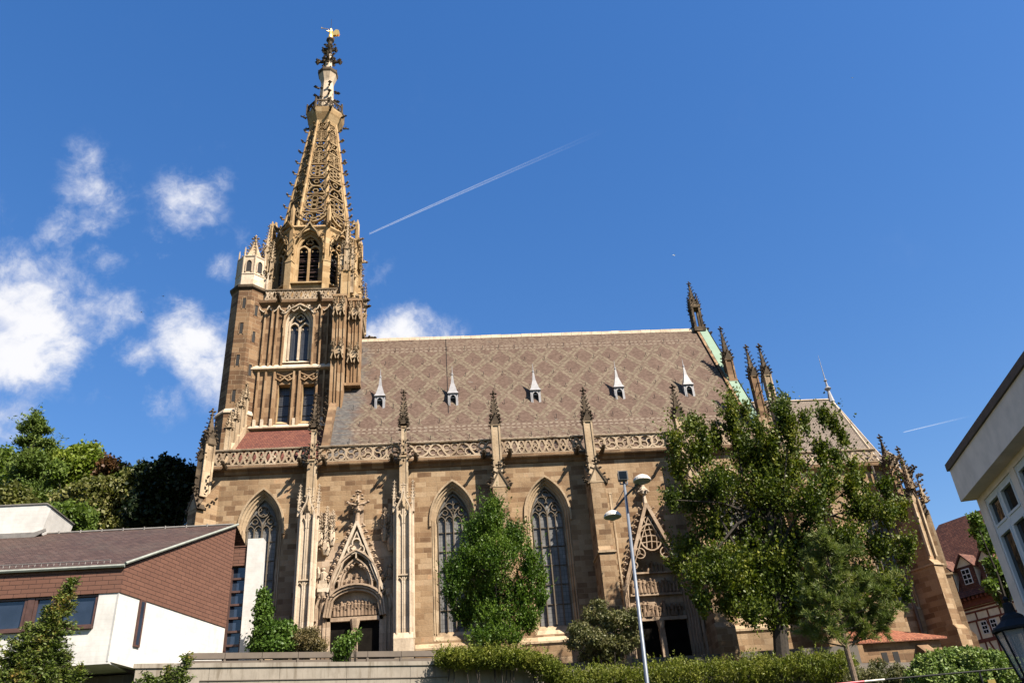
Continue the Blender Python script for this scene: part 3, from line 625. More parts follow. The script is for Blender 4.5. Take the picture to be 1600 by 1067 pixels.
# slender piers either side of the west portal
def portal_pier(x):
    fr = Fr((x, 60, 0)); m = MB()
    m.box(fr, -.66, .66, 0, 2.05, 10.4, 11.3) ; m.box(fr, -.60, .60, 0, 1.85, 7.5, 10.4)
    m.sprism(fr, [(0, 11.3), (2.05, 11.3), (1.8, 11.7), (0, 11.7)], -.66, .66)
    m.box(fr, -.5, .5, 0, 1.6, 11.7, 20.3)
    for a in (-.52, -.06, .06, .52):
        m.box(fr, a-.045, a+.045, 1.58, 1.76 if abs(a) > .1 else 1.7, 11.7, 20.4)
    for s in (-1, 1):
        q = fr.p(s*.64, 1.3, 0); m.rings((q.x, q.y), [(.13, 11.4), (.11, 11.9), (.11, 20.2), (.15, 20.4)], 6)
        q = fr.p(s*.45, 1.82, 0); m.rings((q.x, q.y), [(.10, 11.4), (.075, 11.9), (.075, 20.2), (.11, 20.4)], 6)
        m.box(fr, s*.61-.035, s*.61+.035, 1.0, 1.58, 11.7, 20.3)
        m.stroke(fr, archpts(s*.28, .2, 19.3, 19.6, .5, 0, 5), .07, 1.59, 1.72)
        m.stroke(fr, archpts(s*.28, .2, 15.0, 15.1, .35, 0, 4), .06, 1.59, 1.70)
    m.box(fr, -.55, .55, 1.58, 1.76, 15.55, 15.65)
    o = m.build('portal_pier', 'pale_stone', church)
    g = MB()          # ogee gable and flanking pinnacles
    for s in (-1, 1):
        g.stroke(fr, [(s*.52, 20.35), (s*.36, 20.75), (s*.14, 21.2), (0, 22.0)], .09, 1.5, 1.8)
        for t in (.2, .5, .8): crocket(g, fr.p(s*.52*(1-t), 1.7, 20.5+1.4*t), fr.u*s, .2)
        q = fr.p(s*.68, 1.45, 0); shaft(g, q.x, q.y, 20.3, 21.3, .2); spirelet(g, q.x, q.y, 21.3, 22.4, .24, 4, .13, gab=False, fin=.2)
    finial(g, fr.p(0, 1.7, 22.0), .28)
    g.build('ogee_gable', 'pale_stone', o)
    s_ = MB(); q = fr.p(0, 1.0, 0); shaft(s_, q.x, q.y, 20.3, ZC+.3, .62); shaft(s_, q.x, q.y, ZC+.6, 27.2, .36); s_.box(fr, -.25, .25, 0, .8, 20.3, 24.2); s_.build('pier_shaft', 'trim_stone', o)
    k = MB()
    for j in range(8):
        a = j*pi/4; e = Vector((cos(a), sin(a), 0))
        for zz, rr, ss in ((24.2, .34, .24), (24.75, .42, .28), (25.3, .34, .25), (25.8, .24, .2)): crocket(k, Vector((q.x, q.y, zz+(j % 2)*.15))+e*rr, e, ss)
    spirelet(k, q.x, q.y, 27.5, 29.9, .5, 6, .25, gab=True, fin=.4)
    for j in range(4):
        a = j*pi/2+pi/4; e = Vector((cos(a), sin(a), 0))
        for zz in (27.1, 27.6): crocket(k, Vector((q.x, q.y, zz))+e*.28, e, .26)
    k.build('pinnacle', 'soot_stone', o)
    return o
p1 = portal_pier(-10.35); clone(p1, church, (6.85, 0, 0))
for x in (-11.3, -9.5, -4.4, -2.6, 2.6, 4.6, 9.85, 11.85, 17.2, 19.2, -16.9, 24.0): g = MB(); gargoyle(g, SW, x, .3, ZC+.25, 1.15, .17); g.build('gargoyle', 'soot_stone', church)

# west portal: double door, carved lintel, tympanum, gable and niches with seated figures
m = MB(); PC = -6.92
m.box(SW, -9.75, -8.85, .02, .45, 8, 17.2); m.box(SW, -5.0, -4.1, .02, .45, 8, 17.2)
m.box(SW, -9.8, -8.62, .02, .22, 17.2, 20.9); m.box(SW, -5.2, -4.1, .02, .22, 17.2, 20.6)
wallpanel(m, SW, -8.85, -5.0, 12.95, 18.6, .16, None)
m.box(SW, -7.3, -6.54, .0, .2, 18.6, 21.3)
for x in (-9.3, -9.05, -4.8, -4.55): m.box(SW, x-.05, x+.05, .45, .55, 9, 16.8)
portal = m.build('west_portal', 'portal_stone', church)
m = MB(); m.box(SW, -8.62, -5.22, .02, .17, 7.9, 12.95); m.build('door', 'shaded_door', portal)
m = MB()
m.box(SW, -7.13, -6.72, .17, .62, 7.9, 12.3); m.rings(SW.p(PC, .45, 0)[:2], [(.2, 12.3), (.34, 12.9), (.36, 13.05)], 6)
m.box(SW, -8.85, -8.6, .1, .5, 7.9, 13.2); m.box(SW, -5.24, -4.99, .1, .5, 7.9, 13.2)
m.box(SW, -8.86, -4.98, .16, .5, 12.95, 13.22)
m.build('door_frame', 'portal_stone', portal)
m = MB()      # archivolts: low arch over the lintel, taller pointed arch, outer ogee with hanging cusps
for d, b0, b1 in ((0, .2, .62), (.17, .2, .75), (.34, .2, .86)):
    m.stroke(SW, [(PC-1.75-d, 13.2), (PC-1.65-d, 13.9)]+[(PC+(1.65+d)*cos(pi-t*pi/12), 14.0+(1.05+d)*sin(t*pi/12)) for t in range(1, 12)]+[(PC+1.65+d, 13.9), (PC+1.75+d, 13.2)], .13, b0, b1)
for d, b0, b1 in ((0, .18, .55), (.16, .18, .68)):
    m.stroke(SW, archpts(PC, 1.0, 15.0, 15.3, 1.75, d, 8), .12, b0, b1)
for d, b0, b1 in ((0, .18, .8), (.14, .18, .92)):
    m.stroke(SW, archpts(PC, 1.55, 14.6, 15.3, 2.35, d, 8), .11, b0, b1)
for s in (-1, 1):
    m.stroke(SW, [(PC+s*1.6, 15.0), (PC+s*1.75, 14.55), (PC+s*2.1, 15.0), (PC+s*2.4, 14.75), (PC+s*2.65, 14.0), (PC+s*2.7, 13.0)], .13, .18, .8)
    m.stroke(SW, [(PC+s*2.15, 15.0), (PC+s*2.3, 15.25), (PC+s*2.7, 14.9), (PC+s*2.95, 14.1)], .1, .18, .7)
    for k in range(6):
        t = .25+k*.11*1.1; R = 1.28; ang = pi/2+s*(.25+k*.21)
        m.octa(SW.p(PC+R*cos(ang), .6, 15.25+1.25*R*sin(ang)*.95), .17, .14, .17)
        m.octa(SW.p(PC+s*(1.75+k*.17), .55, 14.85-abs(k-2)*.12), .14)
m.build('archivolt', 'portal_stone', portal)
m = MB()
random.seed(3)
for k in range(13):
    m = MB(); relief_figure(m, SW, PC-1.45+k*.24, .34, 13.3, .85+random.uniform(-.08, .12)+(.18 if 3 < k < 9 else 0), random.choice((-1, 1))); m.build('relief_figure', 'relief_stone', portal)
for k in range(5):
    m = MB(); relief_figure(m, SW, PC-.72+k*.36, .3, 15.15+(.3 if k == 2 else 0), .95-(abs(k-2)*.13), random.choice((-1, 1)), k == 2); m.build('relief_figure', 'relief_stone', portal)
m = MB()
for k in range(26): m.octa(SW.p(PC+random.uniform(-1.3, 1.3), .26, 13.3+random.uniform(.6, 1.2)), .1, .08, .1)
m.build('carved_foliage', 'relief_stone', portal)
m = MB()      # gable
gl, gr, gz, ga = PC-2.05, PC+2.05, 14.9, 19.9
for s in (-1, 1):
    m.stroke(SW, [(PC+s*1.95, gz), (PC, ga)], .19, .2, .9); m.stroke(SW, [(PC+s*1.62, gz+.3), (PC, ga-.75)], .08, .2, .8)
    for k in range(10):
        t = (k+.6)/10.5; g_ = MB(); q0 = SW.p(PC+s*(1.95*(1-t)-.02), .7, gz+(ga-gz)*t); q1 = q0+SW.u*s*.26+Vector((0, 0, .12)); g_.tube([q0, q1], [.12, .09], 5); g_.octa(q1+SW.u*s*.06, .19, .19, .14); g_.octa(q1+SW.u*s*.0+Vector((0, 0, .14)), .13, .15, .12); g_.octa(q1+Vector((0, 0, -.1)), .12); g_.build('crocket', 'portal_stone', portal)
m.prism(SW, [(PC-.5, 17.75), (PC+.5, 17.75), (PC, 19.5)], .2, .6)
m.build('gable', 'pale_stone', portal)
m = MB()
for k in range(3):
    a = pi/2+k*2*pi/3; m.stroke(SW, arc(PC+.33*cos(a), 18.0+.33*sin(a), .3, a-2.1, a+2.1, 8), .09, .3, .85)
m.stroke(SW, [(PC, 17.2), (PC, 17.6), (PC-.35, 17.95)], .09, .3, .85); m.stroke(SW, [(PC, 17.6), (PC+.35, 17.95)], .09, .3, .85)
m.build('gable_tracery', 'pale_stone', portal)
m = MB(); q = SW.p(PC, .6, 0)
m.rings((q.x, q.y), [(.22, 19.7), (.13, 20.6), (.26, 20.75), (.12, 20.95), (.1, 22.0)], 8)
for zz, R, s_ in ((21.25, .42, .36), (21.45, .75, .3), (21.95, .3, .3), (22.25, .12, .3)):
    for k in range(6 if R > .5 else 4):
        a = k*2*pi/(6 if R > .5 else 4); m.octa((q.x+R*cos(a), q.y+R*sin(a), zz), s_*.55, s_*.55, s_*.4)
for k in range(4): a = k*pi/2; m.tube([(q.x, q.y, 21.2), (q.x+.7*cos(a), q.y+.7*sin(a), 21.4)], .09, 5)
m.build('finial', 'portal_stone', portal)
def canopy(x, w=.3, zt=20.9, zb=18.0):
    q = SW.p(x, .5, 0); m = MB()
    m.rings((q.x, q.y), [(w*.5, zb), (w*.85, zb+.35), (w*.8, zb+.9), (w*.55, zb+1.0)], 6)
    shaft(m, q.x, q.y, zb+.9, zt-1.3, w*.6); spirelet(m, q.x, q.y, zt-1.3, zt-.2, w*.7, 5, .17, gab=False, fin=.2)
    for k in range(6):
        a = k*pi/3; e = Vector((cos(a), sin(a), 0))
        crocket(m, Vector((q.x, q.y, zb+.45))+e*w*.8, e, .16); crocket(m, Vector((q.x, q.y, zb+1.0))+e*w*.6, e, .15)
        for zz in (1.4, 1.8, 2.2): crocket(m, Vector((q.x, q.y, zb+zz))+e*w*.35, e, .13)
    return m
for x, w_, zt, zb in ((-9.6, .26, 20.8, 18.3), (-9.15, .36, 21.2, 17.6), (-8.72, .26, 20.9, 18.3), (-4.95, .26, 20.9, 18.4), (-4.45, .36, 21.0, 17.7)):
    canopy(x, w_, zt, zb).build('canopy', 'pale_stone' if x < -8 else 'portal_stone', portal)
for x in (-9.2, -4.5):
    q = SW.p(x, .45, 0)
    m = MB(); m.rings((q.x, q.y), [(.14, 13.6), (.22, 14.3), (.42, 14.7), (.46, 14.95)], 8)
    for k in range(6): a = k*pi/3; m.octa((q.x+.34*cos(a), q.y+.34*sin(a), 14.55), .14)
    m.build('console', 'portal_stone', portal)
    m = MB(); relief_figure(m, SW, x, .5, 14.95, 1.75, 1 if x < -8 else -1, True)
    # spread folds, wing-like cloak and an attribute held up
    for k in range(7): m.tube([SW.p(x-.3+k*.1, .72, 15.0), SW.p(x-.22+k*.075, .82, 15.75)], [.05, .035], 4)
    s = -1 if x < -8 else 1; m.tube([SW.p(x+s*.3, .45, 16.2), SW.p(x+s*.42, .5, 16.8)], [.12, .05], 5)
    m.build('seated_statue', 'pale_stone' if x < -8 else 'relief_stone', portal)

# south portal with pointed archivolts, two reliefs and a tall traceried gable
m = MB(); O = None
for d, b in [(.75, 0), (.7, .12), (.55, .12), (.52, -.1), (.42, -.12), (.38, -.3), (.26, -.32), (.22, -.5), (.08, -.52), (.04, -.75), (0, -.75)]:
    o = archpts(PX, 1.95, ZG-1.5, 13.4, 4.0, d, 14)
    if O: between(m, SW, O[0], O[1], o, b)
    O = (o, b)
for d, b in ((.63, .12), (.46, -.08), (.31, -.28), (.14, -.5)):
    m.stroke(SW, archpts(PX, 1.95, ZG-1.5, 13.4, 4.0, d, 14), .07, b-.02, b+.05)
sp = m.build('south_portal', 'portal_stone', church)
m = MB(); fillarch(m, SW, archpts(PX, 1.95, 12.05, 13.4, 4.0, .01, 14), -.72)
m.box(SW, PX-1.95, PX+1.95, -.7, -.42, 11.95, 12.2); m.box(SW, PX-1.9, PX+1.9, -.72, -.45, 13.72, 13.88); m.box(SW, PX-1.5, PX+1.5, -.72, -.45, 15.3, 15.42)
m.box(SW, PX-.2, PX+.2, -.72, -.35, 8, 11.4); m.rings(SW.p(PX, -.5, 0)[:2], [(.2, 11.3), (.34, 11.95)], 6)
m.build('tympanum', 'portal_stone', sp)
m = MB(); m.box(SW, PX-1.96, PX+1.96, -.9, -.74, 7.6, 12.0); m.build('door', 'shaded_door', sp)
m = MB(); random.seed(5)
for k in range(13): q_ = MB(); relief_figure(q_, SW, PX-1.65+k*.275, -.55, 13.9, .8+random.uniform(0, .3), random.choice((-1, 1))); q_.build('relief_figure', 'relief_stone', sp)
for k in range(12): q_ = MB(); relief_figure(q_, SW, PX-1.6+k*.29, -.55, 12.22, .7+random.uniform(0, .45), random.choice((-1, 1)), k % 3 == 0); q_.build('relief_figure', 'relief_stone', sp)
for k in range(5): q_ = MB(); relief_figure(q_, SW, PX-.7+k*.35, -.55, 15.45, .8-abs(k-2)*.12, random.choice((-1, 1))); q_.build('relief_figure', 'relief_stone', sp)
m = MB(); hwg, gz, ga = 2.75, 13.3, 20.3
for s in (-1, 1):
    m.stroke(SW, [(PX+s*hwg, gz), (PX, ga)], .24, .1, .62); m.stroke(SW, [(PX+s*(hwg-.42), gz+.6), (PX, ga-1.05)], .07, .1, .45)
    q = SW.p(PX+s*(hwg+.05), .35, 0); m.rings((q.x, q.y), [(.12, 9), (.12, 13.4)], 6); m.octa((q.x, q.y, 13.6), .2)
    for k in range(15):
        t = (k+.5)/15.5; crocket(m, SW.p(PX+s*(hwg*(1-t)+.1), .35, gz+(ga-gz)*t), SW.u*s+Vector((0, 0, .3)), .30)
m.build('gable', 'portal_stone', sp)
m = MB(); c0 = 17.75
m.stroke(SW, [(PX+.82*cos(k*pi/9), c0+.98*sin(k*pi/9)) for k in range(18)], .1, .05, .42, closed=True)
for x_ in (-.38, 0, .38): m.stroke(SW, [(PX+x_, c0-.8), (PX+x_+.08, c0), (PX+x_, c0+.85)], .06, .05, .36)
for z_ in (-.4, .05, .5): m.stroke(SW, [(PX-.75, c0+z_), (PX, c0+z_+.1), (PX+.75, c0+z_)], .06, .05, .36)
for x_, z_, r_ in ((0, 19.05, .3), (-.95, 16.6, .38), (.95, 16.6, .38), (-1.5, 15.75, .24), (1.5, 15.75, .24)):
    m.stroke(SW, [(PX+x_+r_*cos(k*pi/6), z_+r_*sin(k*pi/6)) for k in range(12)], .07, .05, .38, closed=True)
    for k in range(3): a = pi/2+k*2*pi/3; m.stroke(SW, [(PX+x_, z_), (PX+x_+r_*cos(a), z_+r_*sin(a))], .05, .05, .33)
m.build('gable_tracery', 'portal_stone', sp)
m = MB(); q = SW.p(PX, .35, 0); m.rings((q.x, q.y), [(.2, 20.1), (.11, 21.0), (.26, 21.1), (.3, 21.5), (.14, 21.7), (.09, 22.4)], 6)
for k in range(6): a = k*pi/3; m.octa((q.x+.33*cos(a), q.y+.33*sin(a), 21.3), .15); m.octa((q.x+.22*cos(a), q.y+.22*sin(a), 22.2), .14)
m.octa((q.x, q.y, 22.55), .18); m.build('finial', 'pale_stone', sp)
m = MB(); q = SW.p(11.95, .9, 0); shaft(m, q.x, q.y, 19.5, 21.1, .22); m.rings((q.x, q.y), [(.1, 10), (.09, 19.5)], 6); m.build('wall_shaft', 'trim_stone', church)

# ------------------------------------------------------------ roofs
RE, RR = (60.55, 25.2), (70.0, 41.7)       # eave (y,z), ridge (y,z)
m = MB(); xl, xr = -9.5, 25.0
for s in (0, 1):
    y0 = RE[0] if not s else 140-RE[0]
    P = [(xl, y0, RE[1]), (xr, y0, RE[1]), (xr, 70, RR[1]), (xl, 70, RR[1])]; Q = [(x, y, z-.25) for x, y, z in P]
    m.add(P+Q, [(0, 1, 2, 3), (4, 5, 6, 7), (0, 1, 5, 4), (0, 3, 7, 4), (1, 2, 6, 5)])
roof = m.build('nave_roof', 'roof_tile', church)
m = MB()
for k in range(34):
    x = xl+.9+k*1.0; m.sprism(Fr((0, 70, 0)), [(-.2, RR[1]-.28), (.2, RR[1]-.28), (.12, RR[1]+.1+random.uniform(-.015, .02)), (-.12, RR[1]+.1)], x+.01, x+.985)
m.build('ridge_cap', 'pale_stone', roof)
m = MB()        # snow hooks and ladder hooks dotted over the tiles
random.seed(11)
for r_ in range(7):
    for k in range(21):
        t = .12+r_*.125; x = xl+1.5+k*1.62+(r_ % 2)*.8+random.uniform(-.15, .15)
        y, z = RE[0]+(RR[0]-RE[0])*t, RE[1]+(RR[1]-RE[1])*t
        m.tube([(x, y-.02, z), (x, y-.10, z+.12), (x, y-.02, z+.42)], .022, 4)
m.tube([(-.0, RE[0]+3.0-.06, RE[1]+3*1.746), (-.05, 69.9, 41.6)], .02, 4)
tag(m.build('roof_hooks', 'iron', roof), kind='stuff')
def dormer(x):
    y, z = 64.15, 31.35; f = Fr((x, y, 0)); m = MB()
    m.box(f, -.44, .44, -.05, .10, z-.28, z-.12)
    for s in (-1, 1): m.box(f, s*.38-.06, s*.38+.06, -1.6, .03, z-.25, z+1.3)
    m.stroke(f, archpts(0, .29, z-.1, z+.75, .38, 0, 5), .10, -.05, .05)
    m.prism(f, [(-.34, z+.8), (-.1, z+1.12), (.1, z+1.12), (.34, z+.8), (.34, z+1.3), (-.34, z+1.3)], -.06, .0)
    # flared pyramid helm with a side eaves and tall spike
    h = [(.70, z+1.22), (.50, z+1.5), (.20, z+2.35), (.07, z+3.25)]
    m.rings((x, y+.34), h, 4, pi/4)
    m.rings((x, y+.34), [(.09, z+3.2), (.11, z+3.3), (.04, z+3.4), (.012, z+4.1)], 6)
    m.sprism(f, [(-.1, z+.95), (-1.1, z+1.25), (-1.1, z+.85), (-.1, z+.85)], -.36, .36)
    o = m.build('dormer', 'lead_grey', roof)
    k = MB(); fillarch(k, f, archpts(0, .31, z-.2, z+.45, .35, 0, 5), -.25); k.build('opening', 'dark_void', o) if False else None
    return o
def mkdormer(x):
    o = dormer(x)
    return o
d0 = mkdormer(-5.85)
for x in (.42, 7.6, 15.0, 21.25): clone(d0, roof, (x+5.85, 0, 0))
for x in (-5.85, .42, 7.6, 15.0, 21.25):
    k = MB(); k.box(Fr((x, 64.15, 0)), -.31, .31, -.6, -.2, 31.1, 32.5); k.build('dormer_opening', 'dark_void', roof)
m = MB(); m.tube([(xl, 60.35, 25.15), (xr, 60.35, 25.15)], .1, 6); m.build('gutter', 'copper_pipe', roof)

# west end gable strip with crockets
def slopez(y, d=0): return RE[1]+(y-RE[0])*(RR[1]-RE[1])/(RR[0]-RE[0])+d
m = MB(); W = Fr((-9.85, 0, 0), pi/2)     # u = +y, n = +x
def gslab(m, x0, x1, ya, yb, up, dn=1.2):
    P = [(x0, ya, slopez(ya, up)), (x0, yb, slopez(yb, up)), (x0, yb, slopez(yb, -dn)), (x0, ya, slopez(ya, -dn))]
    m.add(P+[(x1, y, z) for _, y, z in P], [(0, 1, 2, 3), (4, 5, 6, 7), (0, 1, 5, 4), (1, 2, 6, 5), (2, 3, 7, 6), (3, 0, 4, 7)])
gslab(m, -10.15, -9.5, 60.3, 66.2, .45); m.build('west_gable', 'dark_stone', church)
m = MB()
for k in range(11):
    y = 60.9+k*.46; crocket(m, (-10.2, y, slopez(y, .45)), Vector((-.8, -.3, .4)), .33)
m.build('west_gable_crockets', 'soot_stone', church)

# east gable: copper covered coping, pinnacles, open lantern on the apex
m = MB(); gslab(m, 25.0, 25.25, 60.4, 70.0, .35, 2.5); 
P = [(25.0, 70, RR[1]+.35), (26.3, 70, RR[1]+.35), (26.3, 80, 24), (25., 80, 24), (25.0, 70, 24), (26.3, 70, 24)]
m.box(Fr((0, 60.4, 0)), 25.25, 26.25, -9.6, -.2, 24, 26.0)
gslab(m, 25.25, 26.05, 60.4, 70.0, .30, 3.5)
ny = 140-60.4
m.add([(25.0, 70, 41.9), (25.0, ny, 25.2), (25.0, 60.4, 25.2), (26.25, 70, 41.9), (26.25, ny, 25.2), (26.25, 60.4, 25.2)], [(0, 1, 2), (3, 5, 4), (0, 3, 4, 1)])
eg = m.build('east_gable', 'dark_stone', church)
m = MB(); gslab(m, 25.28, 26.1, 60.7, 69.8, .36, -.30); m.build('copper_coping', 'copper_green', eg)
def gable_pinnacle(x, y, z0, zt, w, parent, mat='dark_stone', nc=6):
    m = MB(); shaft(m, x, y, z0, zt-w*5.2, w); o = m.build('pinnacle_shaft', mat, parent)
    p = MB(); spirelet(p, x, y, zt-w*5.0, zt-.6, w*1.05, nc, .27, fin=.42); p.build('pinnacle', 'soot_stone', parent)
gable_pinnacle(25.75, 65.3, slopez(65.3)-.2, 39.2, .72, eg, 'dark_stone', 6)
ap = MB()       # apex lantern: four legs, gablets, tall spirelet
ax, ay = 25.35, 70.0
for k in range(4):
    a = k*pi/2+pi/4; x_, y_ = ax+.52*cos(a), ay+.52*sin(a)
    ap.rings((x_, y_), [(.17, 41.6), (.15, 44.3)], 4, pi/4); spirelet(ap, x_, y_, 44.2, 45.6, .3, 4, .18, gab=False, fin=.2)
    for zz in (42.2, 43, 43.8): crocket(ap, (x_, y_, zz), Vector((cos(a), sin(a), 0)), .24)
ap.rings((ax, ay), [(.72, 44.1), (.78, 44.3), (.5, 44.6)], 4, pi/4); ap.rings((ax, ay), [(.8, 41.3), (.85, 41.7), (.7, 41.8)], 4, pi/4)
spirelet(ap, ax, ay, 44.5, 47.0, .75, 6, .26, fin=.4)
for k in range(3): crocket(ap, (ax+.5+k*.25, ay, 42.0-k*.45), Vector((.6, 0, .4)), .42)
ap.build('apex_lantern', 'soot_stone', eg)
for x, y, z0, zt, w in ((25.95, 61.0, 25.3, 34.7, .62), (26.6, 62.3, 26.5, 31.0, .5), (26.45, 61.5, 24.6, 30.6, .45)):
    gable_pinnacle(x, y, z0, zt, w, eg, 'dark_stone', 6)
m = MB(); m.box(Fr((26.3, 61.6, 0)), -.9, .9, -1.2, .9, 22, 27.6); m.build('pinnacle_base', 'trim_stone', eg)
m = MB(); m.tube([(26.0, 59.3, 31.0), (26.1, 60, 30.4), (26.0, 61.4, 31.1)], .04, 5); m.tube([(26.0, 59.3, 30.6), (26.1, 60.2, 29.8), (26.0, 61.4, 29.9)], .04, 5); m.build('iron_brace', 'iron', eg)
gable_pinnacle(26.1, 58.3, 23.4, 29.6, .5, eg, 'trim_stone', 5)

# lean-to roof beside the tower, with a row of small pinnacles up its west edge
m = MB()
P = [(-17.1, 60.7, 25.9), (-10.1, 60.7, 25.9), (-10.1, 65.6, 30.45), (-17.1, 65.6, 30.45)]
m.add(P+[(x, y, z-.3) for x, y, z in P], [(0, 1, 2, 3), (4, 5, 6, 7), (0, 1, 5, 4), (0, 3, 7, 4), (1, 2, 6, 5)]); m.build('aisle_roof', 'red_tile', church)
m = MB()
P = [(60.2, 24.8), (61.2, 26.9), (65.5, 31.2), (65.5, 24.8)]
m.add([(-17.75, y, z) for y, z in P]+[(-17.1, y, z) for y, z in P], [(0, 1, 2, 3), (4, 5, 6, 7), (0, 1, 5, 4), (1, 2, 6, 5), (2, 3, 7, 6), (3, 0, 4, 7)])
cop = m.build('raking_coping', 'trim_stone', church)
for y, zt, z0 in ((61.0, 30.2, 26.4), (62.4, 31.6, 27.7), (63.7, 33.4, 29.0), (64.9, 34.8, 30.2)):
    m = MB(); shaft(m, -17.35, y, z0, zt-1.6, .42); spirelet(m, -17.35, y, zt-1.6, zt-.4, .42, 5, .2, fin=.28, gab=True); m.build('coping_pinnacle', 'trim_stone' if zt > 31 else 'trim_stone', cop)

# ------------------------------------------------------------ tower
TX, TY, TH = -13.1, 70.1, 4.6
TF = Fr((TX, TY-TH, 0)); TE = Fr((TX+TH, TY, 0), pi/2); TWf = Fr((TX-TH, TY, 0), -pi/2); TN = Fr((TX, TY+TH, 0), pi)
m = MB(); zt0, zt1 = 20., 43.6
wallpanel(m, TE, -TH, TH, zt0, zt1, 0); wallpanel(m, TWf, -TH, TH, zt0, zt1, 0); wallpanel(m, TN, -TH, TH, zt0, zt1, 0)
m.add([(TX-TH, TY-TH, zt1), (TX+TH, TY-TH, zt1), (TX+TH, TY+TH, zt1), (TX-TH, TY+TH, zt1)], [(0, 1, 2, 3)])
wallpanel(m, TF, -TH, -2.2, zt0, 36.0, 0); 
wallpanel(m, TF, -2.2, -.2, zt0, 36.0, 0, [(-1.72, 31.0), (-1.72, 34.75), (-.72, 34.75), (-.72, 31.0)])
wallpanel(m, TF, -.2, 2.0, zt0, 36.0, 0, [(.38, 31.0), (.38, 34.75), (1.38, 34.75), (1.38, 31.0)])
wallpanel(m, TF, 2.0, TH, zt0, 36.0, 0)
wallpanel(m, TF, -TH, TH, 36.0, zt1, 0, archpts(-.3, .98, 36.9, 40.9, 1.75, .3))
tower = m.build('tower', 'dark_stone', church)
def slot(a0, a1):
    m = MB()
    for s, a in ((0, a0), (1, a1)): m.add([TF.p(a, 0, 31), TF.p(a, -.7, 31), TF.p(a, -.7, 34.75), TF.p(a, 0, 34.75)], [(0, 1, 2, 3)])
    m.add([TF.p(a0, 0, 34.75), TF.p(a1, 0, 34.75), TF.p(a1, -.7, 34.75), TF.p(a0, -.7, 34.75)], [(0, 1, 2, 3)])
    m.sprism(TF, [(-.7, 31.5), (0, 31.0), (-.7, 31)], a0, a1)
    o = m.build('tower_window', 'yellow_stone', tower)
    g = MB(); g.add([TF.p(a0, -.6, 31), TF.p(a1, -.6, 31), TF.p(a1, -.6, 34.75), TF.p(a0, -.6, 34.75)], [(0, 1, 2, 3)]); g.build('glass', 'leaded_glass', o)
    t = MB()
    for z in (31.9, 32.9, 33.9): t.box(TF, a0, a1, -.6, -.55, z, z+.05)
    t.build('glazing_bar', 'lead_grey', o) if False else t.build('glazing_bar', 'iron', o)
slot(-1.72, -.72); slot(.38, 1.38)
def upper_window():
    f = MB(); O = None; xc, hw, zb, zs, h = -.3, .98, 36.9, 40.9, 1.75
    for d, b in [(.3, 0), (.27, -.12), (.15, -.14), (.12, -.35), (0, -.37), (0, -.7)]:
        o = archpts(xc, hw, zb, zs, h, d, 9)
        if O: between(f, TF, O[0], O[1], o, b)
        O = (o, b)
    f.sprism(TF, [(-.7, zb+.6), (.12, zb), (-.7, zb)], xc-hw-.3, xc+hw+.3)
    w_ = f.build('tower_window', 'pale_stone', tower)
    g = MB(); fillarch(g, TF, archpts(xc, hw, zb+.5, zs, h, .02, 9), -.6); g.build('glass', 'leaded_glass', w_)
    t = MB(); b0, b1 = -.58, -.3
    t.stroke(TF, archpts(xc, hw-.07, zb+.5, zs, h*.95, 0, 8), .14, b0, b1); t.stroke(TF, [(xc, zb+.5), (xc, zs)], .17, b0, b1)
    for s in (-1, 1):
        x = xc+s*hw/2; t.stroke(TF, archpts(x, hw/2-.04, zs-.5, zs-.25, .62, 0, 6), .13, b0, b1)
        t.prism(TF, [(x-.42, zs-.2), (x-.42, zs+.25), (x-.1, zs+.25)], b0+.02, b1-.1) if False else None
        for q in (-1, 1): t.octa(TF.p(x+q*.24, b0+.14, zs-.28), .11, .08, .12)
        t.stroke(TF, [(xc, zs-.1), (x, zs+.42), (xc+s*hw*.95, zs+.1)], .11, b0, b1-.03)
    for k in range(4): a = k*pi/2; t.stroke(TF, arc(xc+.2*cos(a), zs+.92+.2*sin(a), .17, a-1.9, a+1.9, 6), .075, b0, b1-.03)
    t.build('tracery', 'pale_stone', w_)
upper_window()
m = MB()        # vertical ribs, cusped arches, string courses
for a in (-3.5, -2.85, -2.1, -.42, .08, 1.62, 2.2, 2.75): 
    m.box(TF, a-.08, a+.08, 0, .22, 30.7, 36.0)
for a in (-1.95, -.52, .18, 1.58): m.box(TF, a-.06, a+.06, 0, .14, 30.7, 35.2)
for a in (-3.4, -2.75, -2.3, -1.62, 1.05, 1.7, 2.3, 2.9):
    m.box(TF, a-.075, a+.075, 0, .22, 36.5, 42.6)
for xc in (-1.22, .88):
    for s in (-1, 1): m.stroke(TF, [(xc+s*.85, 35.95), (xc+s*.75, 35.3), (xc+s*.35, 35.05), (xc, 35.35)], .1, 0, .2); m.octa(TF.p(xc+s*.4, .15, 35.35), .17)
    m.stroke(TF, [(xc-.7, 35.8), (xc, 35.45), (xc+.7, 35.8)], .08, 0, .16)
m.stroke(TF, archpts(-.3, .98, 40.5, 40.9, 1.75, .42, 9), .12, 0, .22)
ribs = m.build('ribs', 'rib_stone', tower)
m = MB()
for k in range(9):
    xc = -3.6+k*.92; m.stroke(TF, [(xc-.46, 42.95), (xc-.3, 42.55), (xc, 42.3), (xc+.3, 42.55), (xc+.46, 42.95)], .09, 0, .2)
for s in (-1, 1):
    m.stroke(TF, [(-.3+s*1.3, 42.0), (-.3+s*.8, 42.55), (-.3, 43.0)], .1, 0, .3)
    for t in (.1, .45, .8): crocket(m, TF.p(-.3+s*(1.45-t*1.3), .25, 41.9+t*1.1), TF.u*s, .28)
m.build('cusped_frieze', 'pale_stone', tower)
m = MB(); m.sprism(TF, [(0, 36.1), (.38, 36.2), (.38, 36.34), (0, 36.75)], -TH+.2, 3.3); m.build('string_course', 'pale_stone', tower)
